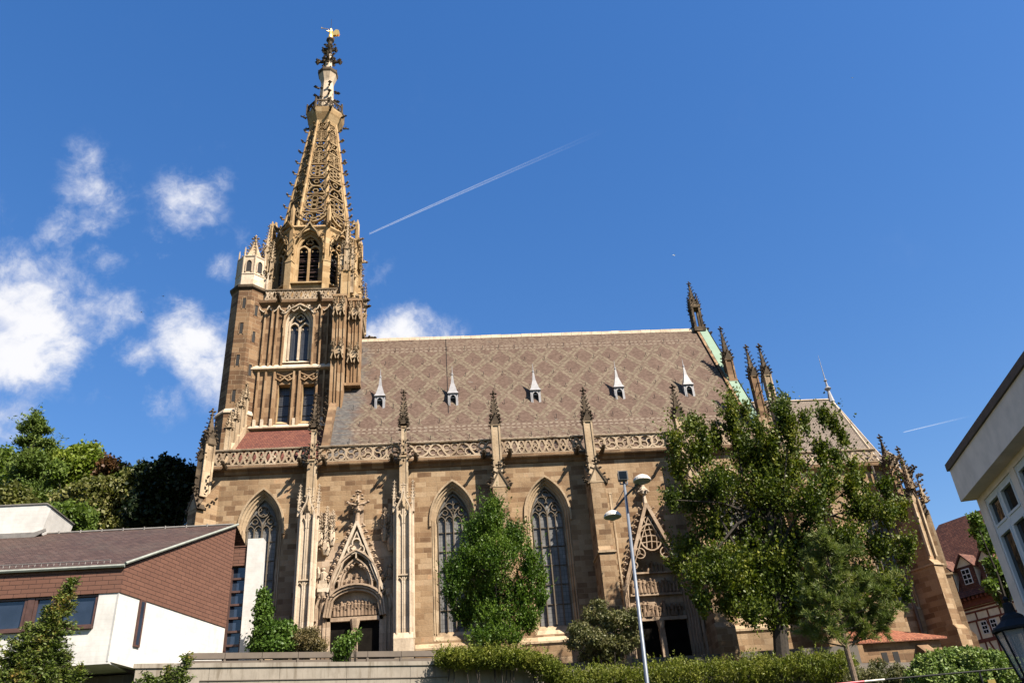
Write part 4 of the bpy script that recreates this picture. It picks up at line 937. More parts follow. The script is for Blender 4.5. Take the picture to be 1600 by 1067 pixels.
m = MB(); m.sprism(TF, [(0, 30.45), (.3, 30.5), (.3, 30.62), (0, 30.9)], -TH+.2, 3.3)
for a in (-3.5, -2.85, -2.1, -.17, 2.2, 2.75): m.box(TF, a-.11, a+.11, .0, .26, 30.6, 31.35)
m.build('string_course', 'pale_stone', tower)
m = MB()
for fr in (TF, TE, TWf): m.sprism(fr, [(0, 43.0), (.3, 43.25), (.34, 43.5), (.2, 43.6), (-.3, 43.6), (-.3, 43.0)], -TH-.2, TH+.2)
m.build('tower_cornice', 'dark_stone', tower)
balustrade(TF, -3.6, 3.0, 43.6, 44.75, .02, .18, 0, tower, 'balustrade_stone'); balustrade(TE, -3.6, 3.6, 43.6, 44.75, .02, .18, 0, tower)
for fr, a in ((TF, -2.2), (TF, 1.5), (TE, -3.4), (TE, 2.5), (TE, -4.4)): m = MB(); gargoyle(m, fr, a, .2, 43.4, 1.1, .2); m.build('gargoyle', 'soot_stone', tower)

# south-east corner buttresses of the tower, niches with canopies, resting on the roof
def tower_buttress(x, y, w, d, z0, z1, side):
    f = Fr((x, y, 0)); m = MB()
    m.box(f, -w/2, w/2, -d, 0, z0, z1)
    for a in (-w/2+.08, -.12, .12, w/2-.08): m.box(f, a-.055, a+.055, 0, .12, z0+.2, z1-.2)
    m.box(f, -w/2-.12, w/2+.12, -d, .22, z0-.12, z0+.14); m.box(f, -w/2-.08, w/2+.08, -d, .18, z1-.12, z1+.1)
    o = m.build('corner_buttress', 'rib_stone', tower)
    c = MB()
    for zb in (36.9, 41.4):
        if zb < z0 or zb > z1: continue
        c.box(f, -w/2+.05, w/2-.05, 0, .3, zb, zb+.8)
        for s in (-.8, .8):
            q = f.p(s*w*.36, .32, 0); spirelet(c, q.x, q.y, zb+.7, zb+1.3, .26, 3, .2, gab=False, fin=.22)
            c.stroke(f, [(s*w*.33-.22, zb-.5), (s*w*.33-.1, zb), (s*w*.33, zb+.35), (s*w*.33+.1, zb), (s*w*.33+.22, zb-.5)], .08, .1, .42)
            for k in range(4): crocket(c, f.p(s*w*.4+random.uniform(-.1, .1), .38, zb+.1+k*.3), f.n, .22)
    c.build('niche_canopy', 'trim_stone', o)
    return o
tower_buttress(-9.65, 64.35, 1.15, 1.3, 30.2, 43.2, 0); tower_buttress(-8.35, 65.2, 1.15, 1.2, 34.3, 43.2, 1)
# ------------------------------------------------------------ stair turret
CX_, CY_ = -18.35, 66.1
m = MB(); m.rings((CX_, CY_), [(1.68, 8), (1.68, 31.6), (1.72, 31.7)], 8, pi/8); m.rings((CX_, CY_), [(1.56, 32.1), (1.56, 44.5)], 8, pi/8)
turret = m.build('stair_turret', 'brown_stone', church)
m = MB(); m.rings((CX_, CY_), [(1.70, 31.7), (1.78, 31.75), (1.76, 31.9), (1.57, 32.2)], 8, pi/8); m.build('turret_band', 'pale_stone', turret)
m = MB(); m.rings((CX_, CY_), [(1.57, 44.4), (1.78, 44.6), (1.80, 44.85), (1.5, 45.05)], 8, pi/8); m.build('turret_cornice', 'soot_stone', turret)
m = MB(); m.rings((CX_, CY_), [(1.48, 45.0), (1.42, 46.2), (1.48, 46.25), (1.48, 46.35), (1.36, 46.4), (1.36, 48.2), (1.46, 48.35), (1.38, 48.45)], 8, pi/8)
for k in range(8): a = pi/8+k*pi/4; m.rings((CX_+1.37*cos(a), CY_+1.37*sin(a)), [(.08, 45), (.08, 48.3)], 5)
ttop = m.build('turret_head', 'pale_stone', turret)
m = MB(); m.rings((CX_, CY_), [(1.22, 48.42), (.95, 48.7), (.45, 49.9), (.16, 50.9)], 8, pi/8)
for k in range(8):
    a = pi/8+k*pi/4; e = Vector((cos(a), sin(a), 0))
    m.rings((CX_+1.32*cos(a), CY_+1.32*sin(a)), [(.08, 48.3), (.07, 49.1), (.02, 49.5)], 5)
    for t in (.15, .35, .55, .75, .92): crocket(m, Vector((CX_, CY_, 48.6+2.2*t))+e*(1.0-.85*t), e, .22)
finial(m, (CX_, CY_, 50.9), .62); m.build('turret_cap', 'trim_stone', turret)
for ang in (0, pi/4):
    f = Fr((CX_, CY_, 0), ang); ap_ = 1.56*cos(pi/8)
    for zc in ((42.9, 40.2, 36.9, 33.4) if ang == 0 else (42.3, 39.5, 36.1, 32.9)):
        m = MB(); m.box(f, -.15, .15, ap_-.05, ap_+.012, zc-.55, zc+.55); o = m.build('slit_window', 'dark_void', turret)
        fm = MB(); fm.box(f, -.22, -.152, ap_-.05, ap_+.05, zc-.62, zc+.62); fm.box(f, .152, .22, ap_-.05, ap_+.05, zc-.62, zc+.62); fm.box(f, -.15, .15, ap_-.05, ap_+.05, zc+.552, zc+.63); fm.build('window_frame', 'dark_stone', o)
    m = MB(); ap2 = 1.36*cos(pi/8); fillarch(m, f, archpts(0, .24, 46.6, 47.5, .35, 0, 5), ap2+.012); o = m.build('arched_window', 'dark_void', turret)
    fm = MB(); fm.stroke(f, archpts(0, .24, 46.55, 47.5, .35, .05, 5), .09, ap2, ap2+.08); fm.build('window_frame', 'pale_stone', o)
for ang in (-pi/4,):
    f = Fr((CX_, CY_, 0), ang)

# ------------------------------------------------------------ octagonal belfry
AP = 4.2; HW = AP*math.tan(pi/8)
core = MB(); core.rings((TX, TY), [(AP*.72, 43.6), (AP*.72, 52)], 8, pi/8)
bel = MB()
for k in range(8):
    f = Fr((TX+AP*sin(k*pi/4), TY-AP*cos(k*pi/4), 0), k*pi/4)
    wallpanel(bel, f, -HW, HW, 43.6, 52.6, 0, archpts(0, 1.08, 45.9, 50.0, 1.75, .3, 9))
belfry = bel.build('belfry', 'yellow_stone', church)
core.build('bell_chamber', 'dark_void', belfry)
for k in (7, 0, 1, 2, 6):
    f = Fr((TX+AP*sin(k*pi/4), TY-AP*cos(k*pi/4), 0), k*pi/4); m = MB(); O = None; xc, hw, zb, zs, h = 0, 1.08, 45.9, 50.0, 1.75
    for d, b in [(.3, 0), (.27, -.12), (.15, -.14), (.12, -.3), (0, -.32), (0, -.7)]:
        o = archpts(xc, hw, zb, zs, h, d, 9)
        if O: between(m, f, O[0], O[1], o, b)
        O = (o, b)
    m.stroke(f, archpts(xc, hw, zs-.8, zs, h, .38, 9), .13, 0, .22)
    m.sprism(f, [(-.7, zb+.5), (.3, zb-.1), (.3, zb-.25), (-.7, zb-.2)], -1.5, 1.5)
    wv = m.build('belfry_window', 'yellow_stone', belfry)
    t = MB(); b0, b1 = -.6, -.34
    t.stroke(f, [(0, zb+.3), (0, zs+.1)], .2, b0, b1)
    t.stroke(f, archpts(xc, hw-.05, zb+.3, zs, h*.96, 0, 8), .12, b0, b1)
    for s in (-1, 1):
        t.stroke(f, archpts(s*hw/2, hw/2-.05, zs-.4, zs-.2, .6, 0, 6), .13, b0, b1)
        for q in (-1, 1): t.octa(f.p(s*hw/2+q*.25, b0+.13, zs-.18), .12, .08, .13)
        t.stroke(f, [(0, zs+.05), (s*hw*.45, zs+.5), (s*hw*.98, zs+.2)], .12, b0, b1-.03)
    for q in range(3): a = pi/2+q*2*pi/3; t.stroke(f, arc(.18*cos(a), zs+.95+.18*sin(a), .17, a-2, a+2, 6), .08, b0, b1-.03)
    t.build('tracery', 'yellow_stone', wv)
    l = MB()
    for z in np.arange(zb+.7, zs+.2, .42): l.sprism(f, [(-.95, z+.18), (-.72, z), (-.72, z+.04), (-.95, z+.22)], -hw, hw)
    for z in (zb+1.6, zb+2.9): l.box(f, -hw, hw, -.66, -.60, z, z+.05)
    l.build('louvres', 'brown_frame', wv)
m = MB()
for k in range(8):
    a = k*pi/4+pi/8; f = Fr((TX+AP/cos(pi/8)*sin(a), TY-AP/cos(pi/8)*cos(a), 0), a)
    m.box(f, -.34, .34, -.35, .22, 43.6, 48.2); m.prism(f, [(-.40, 48.2), (.40, 48.2), (0, 48.75)], -.3, .27); m.box(f, -.2, .2, -.3, .1, 48.2, 52.5)
    for zz in (49.6, 50.4, 51.2): crocket(m, f.p(-.35, .1, zz), f.n-f.u*.5, .28); crocket(m, f.p(.35, .1, zz), f.n+f.u*.5, .28)
    q = f.p(0, .15, 0); m.rings((q.x, q.y), [(.22, 52.5), (.2, 54.6), (.03, 55.3)], 5); gargoyle(m, f, 0, .1, 52.5, .7, .15)
m.rings((TX, TY), [(AP/cos(pi/8)+.02, 52.2), (AP/cos(pi/8)+.22, 52.45), (AP/cos(pi/8)+.1, 52.7), (3.9, 52.75)], 8, pi/8, cap=False)
m.build('belfry_pilaster', 'yellow_stone', belfry)
m = MB()        # ogee hoods with crockets and the swooping arcs between the corners
for k in range(8):
    f = Fr((TX+(AP+.1)*sin(k*pi/4), TY-(AP+.1)*cos(k*pi/4), 0), k*pi/4)
    for s in (-1, 1):
        m.stroke(f, [(s*1.0, 51.0), (s*.75, 51.7), (s*.3, 52.3), (0, 52.9)], .12, 0, .3)
        for t in (.1, .35, .6, .85): crocket(m, f.p(s*1.1*(1-t), .25, 51.1+1.7*t), f.u*s+Vector((0, 0, .3)), .26)
    finial(m, f.p(0, .15, 53.0), .45)
    m.stroke(f, [(1.75*cos(pi+pi*t/10), 55.0+1.75*sin(pi+pi*t/10)*1.05) for t in range(11)], .13, -.3, .02)
    m.stroke(f, [(1.4*cos(pi+pi*t/10), 55.0+1.4*sin(pi+pi*t/10)*1.0) for t in range(11)], .08, -.25, -.02)
    for t in range(1, 10): m.stroke(f, [(1.4*cos(pi+pi*t/10), 55.0+1.4*sin(pi+pi*t/10)), (1.75*cos(pi+pi*t/10+.1), 55.0+1.84*sin(pi+pi*t/10+.1))], .07, -.25, -.03)
m.build('belfry_crown', 'spire_stone', belfry)
def corner_cluster(x, y, z0, zt, s=1.):
    m = MB(); shaft(m, x, y, z0, z0+3.4, .85*s); o = m.build('corner_pinnacle', 'yellow_stone' if x > -12 else 'pale_stone', tower)
    for dx, dy in ((.55, -.1), (-.5, .1)):
        k = MB(); shaft(k, x+dx*s, y+dy*s, z0+1, z0+5.0, .3*s); spirelet(k, x+dx*s, y+dy*s, z0+5.0, z0+7.0, .34*s, 5, .2, fin=.3); k.build('pinnacle', 'trim_stone', o)
    k = MB(); shaft(k, x, y, z0+3.3, z0+6.2, .5*s); spirelet(k, x, y, z0+6.2, zt-.5, .55*s, 7, .24, fin=.4); k.build('pinnacle', 'trim_stone', o)
    k = MB(); random.seed(int(x*10))
    for j in range(26):
        a = random.uniform(0, 2*pi); e = Vector((cos(a), sin(a), 0)); crocket(k, Vector((x, y, z0+3.0+random.uniform(-.2, 1.0)))+e*random.uniform(.3, .65)*s, e, .3)
    k.build('crockets', 'spire_stone', o)
corner_cluster(TX+3.75, TY-4.35, 43.4, 53.2); corner_cluster(TX+4.2, TY+3.4, 43.4, 54.5); corner_cluster(TX-3.95, TY-4.1, 43.4, 53.0); corner_cluster(TX-4.3, TY+3.8, 43.4, 54.3)

# ------------------------------------------------------------ openwork spire
S0, S1, R0, R1 = 52.7, 70.2, 3.75, 1.45
def sr(z): return R0+(R1-R0)*(z-S0)/(S1-S0)
m = MB()
for k in range(8):
    a = k*pi/4+pi/8; e = Vector((sin(a), -cos(a), 0)); P0 = Vector((TX, TY, S0))+e*R0; P1 = Vector((TX, TY, S1))+e*R1
    m.tube([P0, P1], [.19, .15], 6)
    side = Vector((cos(a), sin(a), 0))
    for s in (-1, 1): m.tube([P0+side*s*.2-e*.12, P1+side*s*.16-e*.1], [.09, .07], 4)
spire = m.build('spire', 'yellow_stone', church)
tiers = [52.8, 55.4, 58.0, 60.4, 62.6, 64.6, 66.4, 68.0, 69.5]
for k in range(8):
    m = MB(); a = k*pi/4; U = Vector((cos(a), sin(a), 0)); Nn = Vector((sin(a), -cos(a), 0)); c8 = cos(pi/8)
    fn = lambda aa, b, c: Vector((TX, TY, 0))+U*aa+Nn*(sr(c)*c8+b)+Vector((0, 0, c))
    b0, b1 = -.14, .06
    for i in range(8):
        z0, z1 = tiers[i], tiers[i+1]; zc = (z0+z1)/2; h = z1-z0; hw0 = sr(z0)*sin(pi/8); hw1 = sr(z1)*sin(pi/8); hwc = (hw0+hw1)/2-.16
        m.stroke(None, [(-hw0, z0), (hw0, z0)], .13, b0, b1+.03, fn=fn)
        if i in (0, 1, 3):
            r = min(hwc, h/2)-.02
            m.stroke(None, [(r*cos(t*pi/7), zc+r*sin(t*pi/7)) for t in range(14)], .11, b0, b1, closed=True, fn=fn)
            nn = 6 if i else 4
            for q in range(nn):
                b_ = q*2*pi/nn+.5; rr = r*.3; m.stroke(None, [(r*.62*cos(b_)+rr*cos(t*pi/3), zc+r*.62*sin(b_)+rr*sin(t*pi/3)) for t in range(6)], .07, b0, b1-.03, closed=True, fn=fn)
            m.stroke(None, [(r*.26*cos(t*pi/3), zc+r*.26*sin(t*pi/3)) for t in range(6)], .07, b0, b1-.03, closed=True, fn=fn)
            for sx in (-1, 1):
                for sz in (-1, 1): m.stroke(None, [(sx*hwc, zc+sz*h*.45), (sx*r*.72, zc+sz*r*.72)], .08, b0, b1-.02, fn=fn)
        elif i in (2, 5, 7):
            for s in (-1, 1):
                m.stroke(None, [(s*hwc, z0+.1), (s*hwc*.5, zc-.1), (0, zc), (-s*hwc*.5, zc+.1), (-s*hwc, z1-.1)], .1, b0, b1, fn=fn)
                for sz in (-1, 1):
                    rr = hwc*.3; m.stroke(None, [(s*hwc*.62+rr*cos(t*pi/3), zc+rr*sin(t*pi/3)) for t in range(6)], .07, b0, b1-.03, closed=True, fn=fn) if sz > 0 else None
                m.stroke(None, [(rr*cos(t*pi/3), zc+s*h*.3+rr*sin(t*pi/3)) for t in range(6)], .07, b0, b1-.03, closed=True, fn=fn)
        else:
            for s in (-1, 1):
                for sz in (-1, 1):
                    rr = min(hwc*.46, h*.22); m.stroke(None, [(s*hwc*.5+rr*cos(t*pi/4), zc+sz*h*.235+rr*sin(t*pi/4)) for t in range(8)], .075, b0, b1-.02, closed=True, fn=fn)
                    for q in range(3): b_ = q*2*pi/3; m.stroke(None, [(s*hwc*.5, zc+sz*h*.235), (s*hwc*.5+rr*cos(b_), zc+sz*h*.235+rr*sin(b_))], .05, b0, b1-.04, fn=fn)
            m.stroke(None, [(0, z0), (0, z1)], .085, b0, b1, fn=fn)
            m.stroke(None, [(-hwc, zc), (hwc, zc)], .08, b0, b1-.02, fn=fn)
    m.build('spire_panel', 'spire_stone', spire)
for k in range(8):
    a = k*pi/4+pi/8; e = Vector((sin(a), -cos(a), 0))
    for i in range(10):
        z = 54.2+i*1.62; p = Vector((TX, TY, z))+e*(sr(z)+.1)
        m = MB(); m.tube([p-e*.05, p+e*.28+Vector((0, 0, .02)), p+e*.44+Vector((0, 0, .12))], [.10, .07, .06], 5); m.octa(p+e*.42+Vector((0, 0, .16)), .2, .2, .14); m.octa(p+e*.34+Vector((0, 0, -.04)), .13); m.octa(p+e*.52+Vector((0, 0, .3)), .12); m.build('crocket', 'spire_stone', spire)
m = MB()        # gallery and upper shaft
m.rings((TX, TY), [(1.5, 69.6), (1.62, 70.0), (2.05, 70.9), (2.18, 71.4), (2.2, 71.55), (1.4, 71.6)], 8, pi/8); m.build('gallery_floor', 'yellow_stone', spire)
m = MB()
for k in range(8):
    a = k*pi/4; apg = 2.1*cos(pi/8); f = Fr((TX+apg*sin(a), TY-apg*cos(a), 0), a); hw = 2.1*sin(pi/8)
    m.box(f, -hw, hw, -.1, .05, 72.55, 72.7); m.box(f, -hw, hw, -.1, .04, 71.55, 71.65)
    for s in (-1, 0, 1): m.stroke(f, [(s*hw*.6, 71.6), (s*hw*.6, 72.6)], .07, -.08, .02)
    for s in (-1, 1): m.stroke(f, [(s*hw*.1, 71.7), (s*hw*.5, 72.1), (s*hw*.1, 72.5)], .07, -.08, .02); m.stroke(f, [(s*hw*.9, 71.7), (s*hw*.6, 72.1), (s*hw*.9, 72.5)], .06, -.08, .01)
    b_ = a+pi/8; g_ = Fr((TX+2.12*sin(b_), TY-2.12*cos(b_), 0), b_); m.box(g_, -.09, .09, -.1, .1, 71.5, 72.9); m.octa(g_.p(0, 0, 73), .14, .14, .2); gargoyle(m, g_, 0, .0, 70.9, .6, .12)
m.build('gallery_rail', 'soot_stone', spire)
m = MB(); m.rings((TX, TY), [(1.0, 71.6), (.92, 73.5), (.74, 77.2), (.78, 77.4), (1.1, 78.5), (1.18, 78.7), (1.15, 79.0), (.6, 79.05), (.5, 79.1), (.36, 82.2)], 8, pi/8)
m.build('upper_shaft', 'pale_stone', spire)
m = MB()
m.rings((TX, TY), [(1.12, 78.5), (1.22, 78.7), (1.2, 79.05), (1.05, 79.06)], 8, pi/8, cap=False)
for k in range(8):
    a = k*pi/4+pi/8; e = Vector((sin(a), -cos(a), 0)); m.octa(Vector((TX, TY, 79.15))+e*1.12, .12, .12, .2)
    if k % 2 == 0:
        for z in (73.4, 74.8, 76.2): p = Vector((TX, TY, z))+e*.9; m.tube([p, p+e*.35], [.14, .1], 5); m.octa(p+e*.45+Vector((0, 0, .12)), .28, .28, .22)
    else:
        for z in (74.1, 75.5): p = Vector((TX, TY, z))+e*.85; m.octa(p+e*.3, .24)
for z, R, n_, sz in ((81.1, 1.35, 4, .46), (81.35, .72, 8, .3), (80.5, .62, 4, .3), (83.2, .78, 4, .36), (83.5, .45, 8, .26), (82.6, .55, 4, .28), (84.2, .6, 4, .27), (84.0, .3, 4, .25)):
    for k in range(n_):
        a = k*2*pi/n_; p = (TX+R*cos(a), TY+R*sin(a), z); m.octa(p, sz*.75, sz*.75, sz*.8)
        if R > .7:
            m.tube([(TX, TY, z-.1), p], [.2, .14], 5)
            for d in (-1, 1): m.octa((p[0]-d*.3*sin(a), p[1]+d*.3*cos(a), z+.12), sz*.45); m.octa((p[0], p[1], z+d*.33), sz*.42)
            m.octa((p[0]*.85+TX*.15+.0, p[1]*.85+TY*.15, z+.3), sz*.5)
m.rings((TX, TY), [(.34, 81.8), (.28, 84.6), (.5, 84.9), (.48, 85.1), (.2, 85.25)], 8)
m.build('spire_finial', 'soot_stone', spire)
# gilded angel blowing a trumpet
m = MB(); q = (TX, TY)
m.rings(q, [(.12, 85.2), (.3, 85.35), (.26, 85.8), (.17, 86.25), (.24, 86.5), (.26, 86.65), (.09, 86.78), (.13, 86.88), (.15, 87.0), (.08, 87.14)], 8)
m.tube([(TX-.18, TY-.05, 86.6), (TX-.4, TY-.2, 86.45), (TX-.55, TY-.1, 86.75)], [.08, .07, .05], 5)
m.tube([(TX-.12, TY-.1, 86.92), (TX-.55, TY-.15, 86.95), (TX-1.05, TY-.15, 87.05), (TX-1.15, TY-.15, 87.07)], [.025, .03, .05, .12], 6)
for s in (0, .22):
    m.prism(Fr((TX, TY+s, 0)), [(.12, 86.15), (.35, 86.6), (.62, 86.95), (.95, 86.85), (1.08, 86.4), (1.0, 85.9), (.85, 86.1), (.72, 85.85), (.55, 86.0), (.35, 85.85)], -.05, .05)
m.tube([(TX+.05, TY, 85.6), (TX+.25, TY, 85.35), (TX+.55, TY, 85.3)], [.14, .1, .05], 5)
m.build('gilded_angel', 'gold', spire, smooth=False)
m = MB(); m.tube([(TX, TY, 87.1), (TX, TY, 88.9)], .025, 4); m.build('lightning_rod', 'iron', spire)

# ------------------------------------------------------------ choir
CH0, AXE = 25.3, 37.4
V = [(AXE, 65.4), (39.9, 67.7), (39.9, 72.3), (AXE, 74.6)]
CF = Fr((0, 65.4, 0)); m = MB()
for a0, a1, xc in ((CH0, 33.2, 30.3), (33.2, AXE, 35.45)):
    wallpanel(m, CF, a0, a1, 7.5, 24.9, 0, archpts(xc, 1.0, 12.6, 20.6, 2.0, .45))
m.add([(V[0][0], V[0][1], 7.5), (V[1][0], V[1][1], 7.5), (V[1][0], V[1][1], 24.9), (V[0][0], V[0][1], 24.9)], [(0, 1, 2, 3)])
m.add([(V[1][0], V[1][1], 7.5), (V[2][0], V[2][1], 7.5), (V[2][0], V[2][1], 24.9), (V[1][0], V[1][1], 24.9)], [(0, 1, 2, 3)])
m.add([(V[2][0], V[2][1], 7.5), (V[3][0], V[3][1], 7.5), (V[3][0], V[3][1], 24.9), (V[2][0], V[2][1], 24.9)], [(0, 1, 2, 3)])
m.add([(V[3][0], V[3][1], 7.5), (CH0, V[3][1], 7.5), (CH0, V[3][1], 24.9), (V[3][0], V[3][1], 24.9)], [(0, 1, 2, 3)])
m.build('choir_wall', 'wall_stone', church)
for xc in (30.3, 35.45): lancet_window(xc, 1.0, CF, 12.6, 20.6, 2.0, rich=0)
dg = atan2(V[1][1]-V[0][1], V[1][0]-V[0][0]); DL = math.hypot(V[1][1]-V[0][1], V[1][0]-V[0][0]); DF = Fr((V[0][0], V[0][1], 0), dg)
EF = Fr((V[1][0], V[1][1], 0), pi/2)
m = MB(); pr = [(0, 24.2), (.2, 24.4), (.42, 24.6), (.45, 24.85), (-.4, 24.95), (-.4, 24.2)]
m.sprism(CF, pr, CH0, AXE+.1); m.sprism(DF, pr, -.1, DL+.1); m.sprism(EF, pr, -.1, 4.7); m.build('choir_cornice', 'dark_stone', church)
balustrade(CF, CH0+1, AXE-.5, 24.95, 26.15, .2, .36, 2); balustrade(DF, .4, DL-.3, 24.95, 26.15, .2, .36, 1); balustrade(EF, .3, 4.3, 24.95, 26.15, .2, .36, 1)
m = MB(); rz = 33.35; RX = 36.9; e0 = [(CH0+1, 65.75, 25.2), (AXE-.1, 65.75, 25.2), (39.5, 67.85, 25.2), (39.5, 72.15, 25.2), (AXE-.1, 74.25, 25.2), (CH0+1, 74.25, 25.2), (CH0+.9, 70, rz), (RX, 70, rz)]
m.add(e0, [(0, 1, 7, 6), (1, 2, 7), (2, 3, 7), (3, 4, 7), (4, 5, 6, 7)])
cr = m.build('choir_roof', 'choir_tile', church)
m = MB(); m.tube([(RX, 70, rz), (AXE-.1, 65.75, 25.25)], .11, 5); m.tube([(RX, 70, rz), (39.5, 67.85, 25.25)], .11, 5); m.tube([(CH0+1, 70, rz+.02), (RX, 70, rz+.02)], .12, 5); m.build('ridge_cap', 'pale_stone', cr)
m = MB(); m.rings((RX, 70), [(.32, 33.1), (.2, 33.8), (.12, 34.3), (.34, 34.55), (.12, 34.8), (.08, 35.3), (.18, 35.45), (.05, 35.6), (.02, 37.8), (.01, 38.3)], 8); m.build('ridge_spike', 'lead_grey', cr)
def choir_buttress(fr, proj, tip, pb=.7):
    o = deep_buttress(fr, w=1.0, proj=proj, ztop=21.8, ptip=tip, pb=pb, zled=15.6, pw=.7, dark=True)
    c = MB()
    for j in range(30): crocket(c, fr.p(random.uniform(-.6, .6), pb+random.uniform(-.2, .9), 22.5+random.uniform(0, 2.6)), fr.n+fr.u*random.uniform(-1, 1), .36)
    c.build('crockets', 'soot_stone', o)
    t = MB()
    for s in (-1, 1): t.box(fr, s*.35-.09, s*.35+.09, proj-.32, proj-.1, 16.2, 21.0)
    q = fr.p(0, proj-.1, 0); spirelet(t, q.x, q.y, 21.9, 24.0, .4, 5, .25); t.build('side_pinnacle', 'trim_stone', o)
choir_buttress(Fr((AXE-.1, 65.5, 0), pi/8), 2.3, 27.4); choir_buttress(Fr((39.8, 67.8, 0), 3*pi/8), 1.6, 27.3)
m = MB(); m.tube([CF.p(36.2, .3, 24.6), CF.p(36.2, .25, 9)], .12, 6); m.build('drain_pipe', 'copper_pipe', church)
# sacristy: low annex with a hipped bright tile roof
m = MB(); AF = Fr((0, 58.2, 0)); m.box(AF, 27.0, 33.4, -7, 0, 7.0, 9.25)
m.box(AF, 27.0, 27.6, .0, .5, 7, 9.0); m.sprism(AF, [(0, 8.9), (.9, 8.3), (.9, 7), (0, 7)], 31.6, 32.4)
ann = m.build('sacristy', 'dark_stone', church)
m = MB(); m.add([(26.7, 57.9, 9.25), (33.8, 57.9, 9.25), (33.8, 65.3, 9.25), (26.7, 65.3, 9.25), (28.2, 65.3, 11.6), (31.0, 65.3, 11.6), (27.0, 60.2, 10.6), (28.5, 62, 11.3)], [(0, 1, 5, 4), (1, 2, 5), (0, 4, 3)])
m.box(AF, 26.7, 33.8, .25, .34, 9.1, 9.24); m.build('sacristy_roof', 'sacristy_tile', ann)
for x in (29.0, 29.8):
    m = MB(); m.box(AF, x, x+.4, -.02, .02, 7.2, 8.5); m.build('sacristy_window', 'dark_void', ann)

# ------------------------------------------------------------ foliage
def leafmesh(name, mat, C, size, aspect=.55, up=.25, parent=None, dirs=None, jit=.35, fold=False):
    n = len(C); C = np.asarray(C, float)
    if dirs is None:
        d = rng.normal(size=(n, 3)); d[:, 2] += up*1.2
    else: d = np.asarray(dirs, float)+rng.normal(size=(n, 3))*jit
    d /= np.linalg.norm(d, axis=1)[:, None]
    r = rng.normal(size=(n, 3)); b = np.cross(d, r); b /= np.linalg.norm(b, axis=1)[:, None]
    L = (size*rng.uniform(.5, 1.4, n))[:, None]; Wd = L*aspect
    V = np.stack([C-d*L*.5, C+b*Wd*.5, C+d*L*.5, C-b*Wd*.5], 1).reshape(-1, 3)
    me = bpy.data.meshes.new(name); me.vertices.add(4*n); me.vertices.foreach_set('co', V.ravel())
    me.loops.add(4*n); me.loops.foreach_set('vertex_index', np.arange(4*n, dtype=np.int32))
    me.polygons.add(n); me.polygons.foreach_set('loop_start', np.arange(0, 4*n, 4, dtype=np.int32))
    me.update(calc_edges=True); me.materials.append(MATS[mat])
    o = bpy.data.objects.new(name, me); COL.objects.link(o)
    if parent: attach(o, parent)
    return o
def blobpts(blobs, nc, per, spread, shell=.55, shoot=None):
    """cluster centres through a set of ellipsoids, then leaves round each centre; returns points and outward directions"""
    B = np.array([b[:6] for b in blobs], float); wt = np.array([(b[3]*b[5])**.72*(b[6] if len(b) > 6 else 1) for b in blobs]); wt /= wt.sum()
    k = rng.choice(len(B), nc, p=wt); u = rng.normal(size=(nc, 3)); u /= np.linalg.norm(u, axis=1)[:, None]
    rad = (shell+(1-shell)*rng.random(nc))**1.0*np.where(rng.random(nc) < .25, rng.random(nc), 1)
    c = B[k, :3]+u*B[k, 3:6]*rad[:, None]
    if shoot is None:
        P = np.repeat(c, per, 0)+rng.normal(size=(nc*per, 3))*spread; D = np.repeat(u, per, 0)
    else:       # leaves strung along a short shoot that grows outwards and upwards
        s = u*np.array([1, 1, .4])*shoot[0]+np.array([0, 0, 1.])*shoot[1]; s /= np.linalg.norm(s, axis=1)[:, None]
        t = rng.random((nc, per)); ln = shoot[2]*rng.uniform(.5, 1.4, nc); long_ = rng.random(nc) < .14; ln[long_] *= 1.7; c = c+(u*B[k, 3:6]*.18)*long_[:, None]+(s*(ln*.28)[:, None])*long_[:, None]
        P = (c[:, None, :]+s[:, None, :]*((t-.5)*ln[:, None])[:, :, None]).reshape(-1, 3)+rng.normal(size=(nc*per, 3))*spread*np.repeat(1.15-t.ravel()*.8, 1)[:, None]
        D = np.repeat(s, per, 0)
    return P, D
def pxblobs(L, y, dy=1.5, squash=1.):
    out = []
    for q in L:
        px, py, rx, ry = q[:4]; yy = y+(q[4] if len(q) > 4 else random.uniform(-dy, dy)); c = at(px, py, yy)
        r = (at(px+rx, py, yy)-c).length; h = abs(at(px, py-ry, yy).z-c.z); out.append((c.x, c.y, c.z, r, r*squash, h, q[5] if len(q) > 5 else 1))
    return out
def limbs(mb, base, top, r, blobs, n=None, rr=.3, seed=1):
    random.seed(seed); mid = base.lerp(top, .5)+Vector((random.uniform(-.15, .15), 0, 0))
    mb.tube([base, base.lerp(top, .25), mid, top], [r*1.15, r, r*.8, r*.45], 9)
    for b in blobs[:n]:
        c = Vector(b[:3]); t = random.uniform(.15, .95); s = base.lerp(top, t)
        m1 = s.lerp(c, .45)+Vector((random.uniform(-.2, .2), random.uniform(-.2, .2), (c-s).length*.08))
        mb.tube([s, m1, c], [r*rr*(1.0-t*.5), r*rr*.5, r*rr*.15], 5)

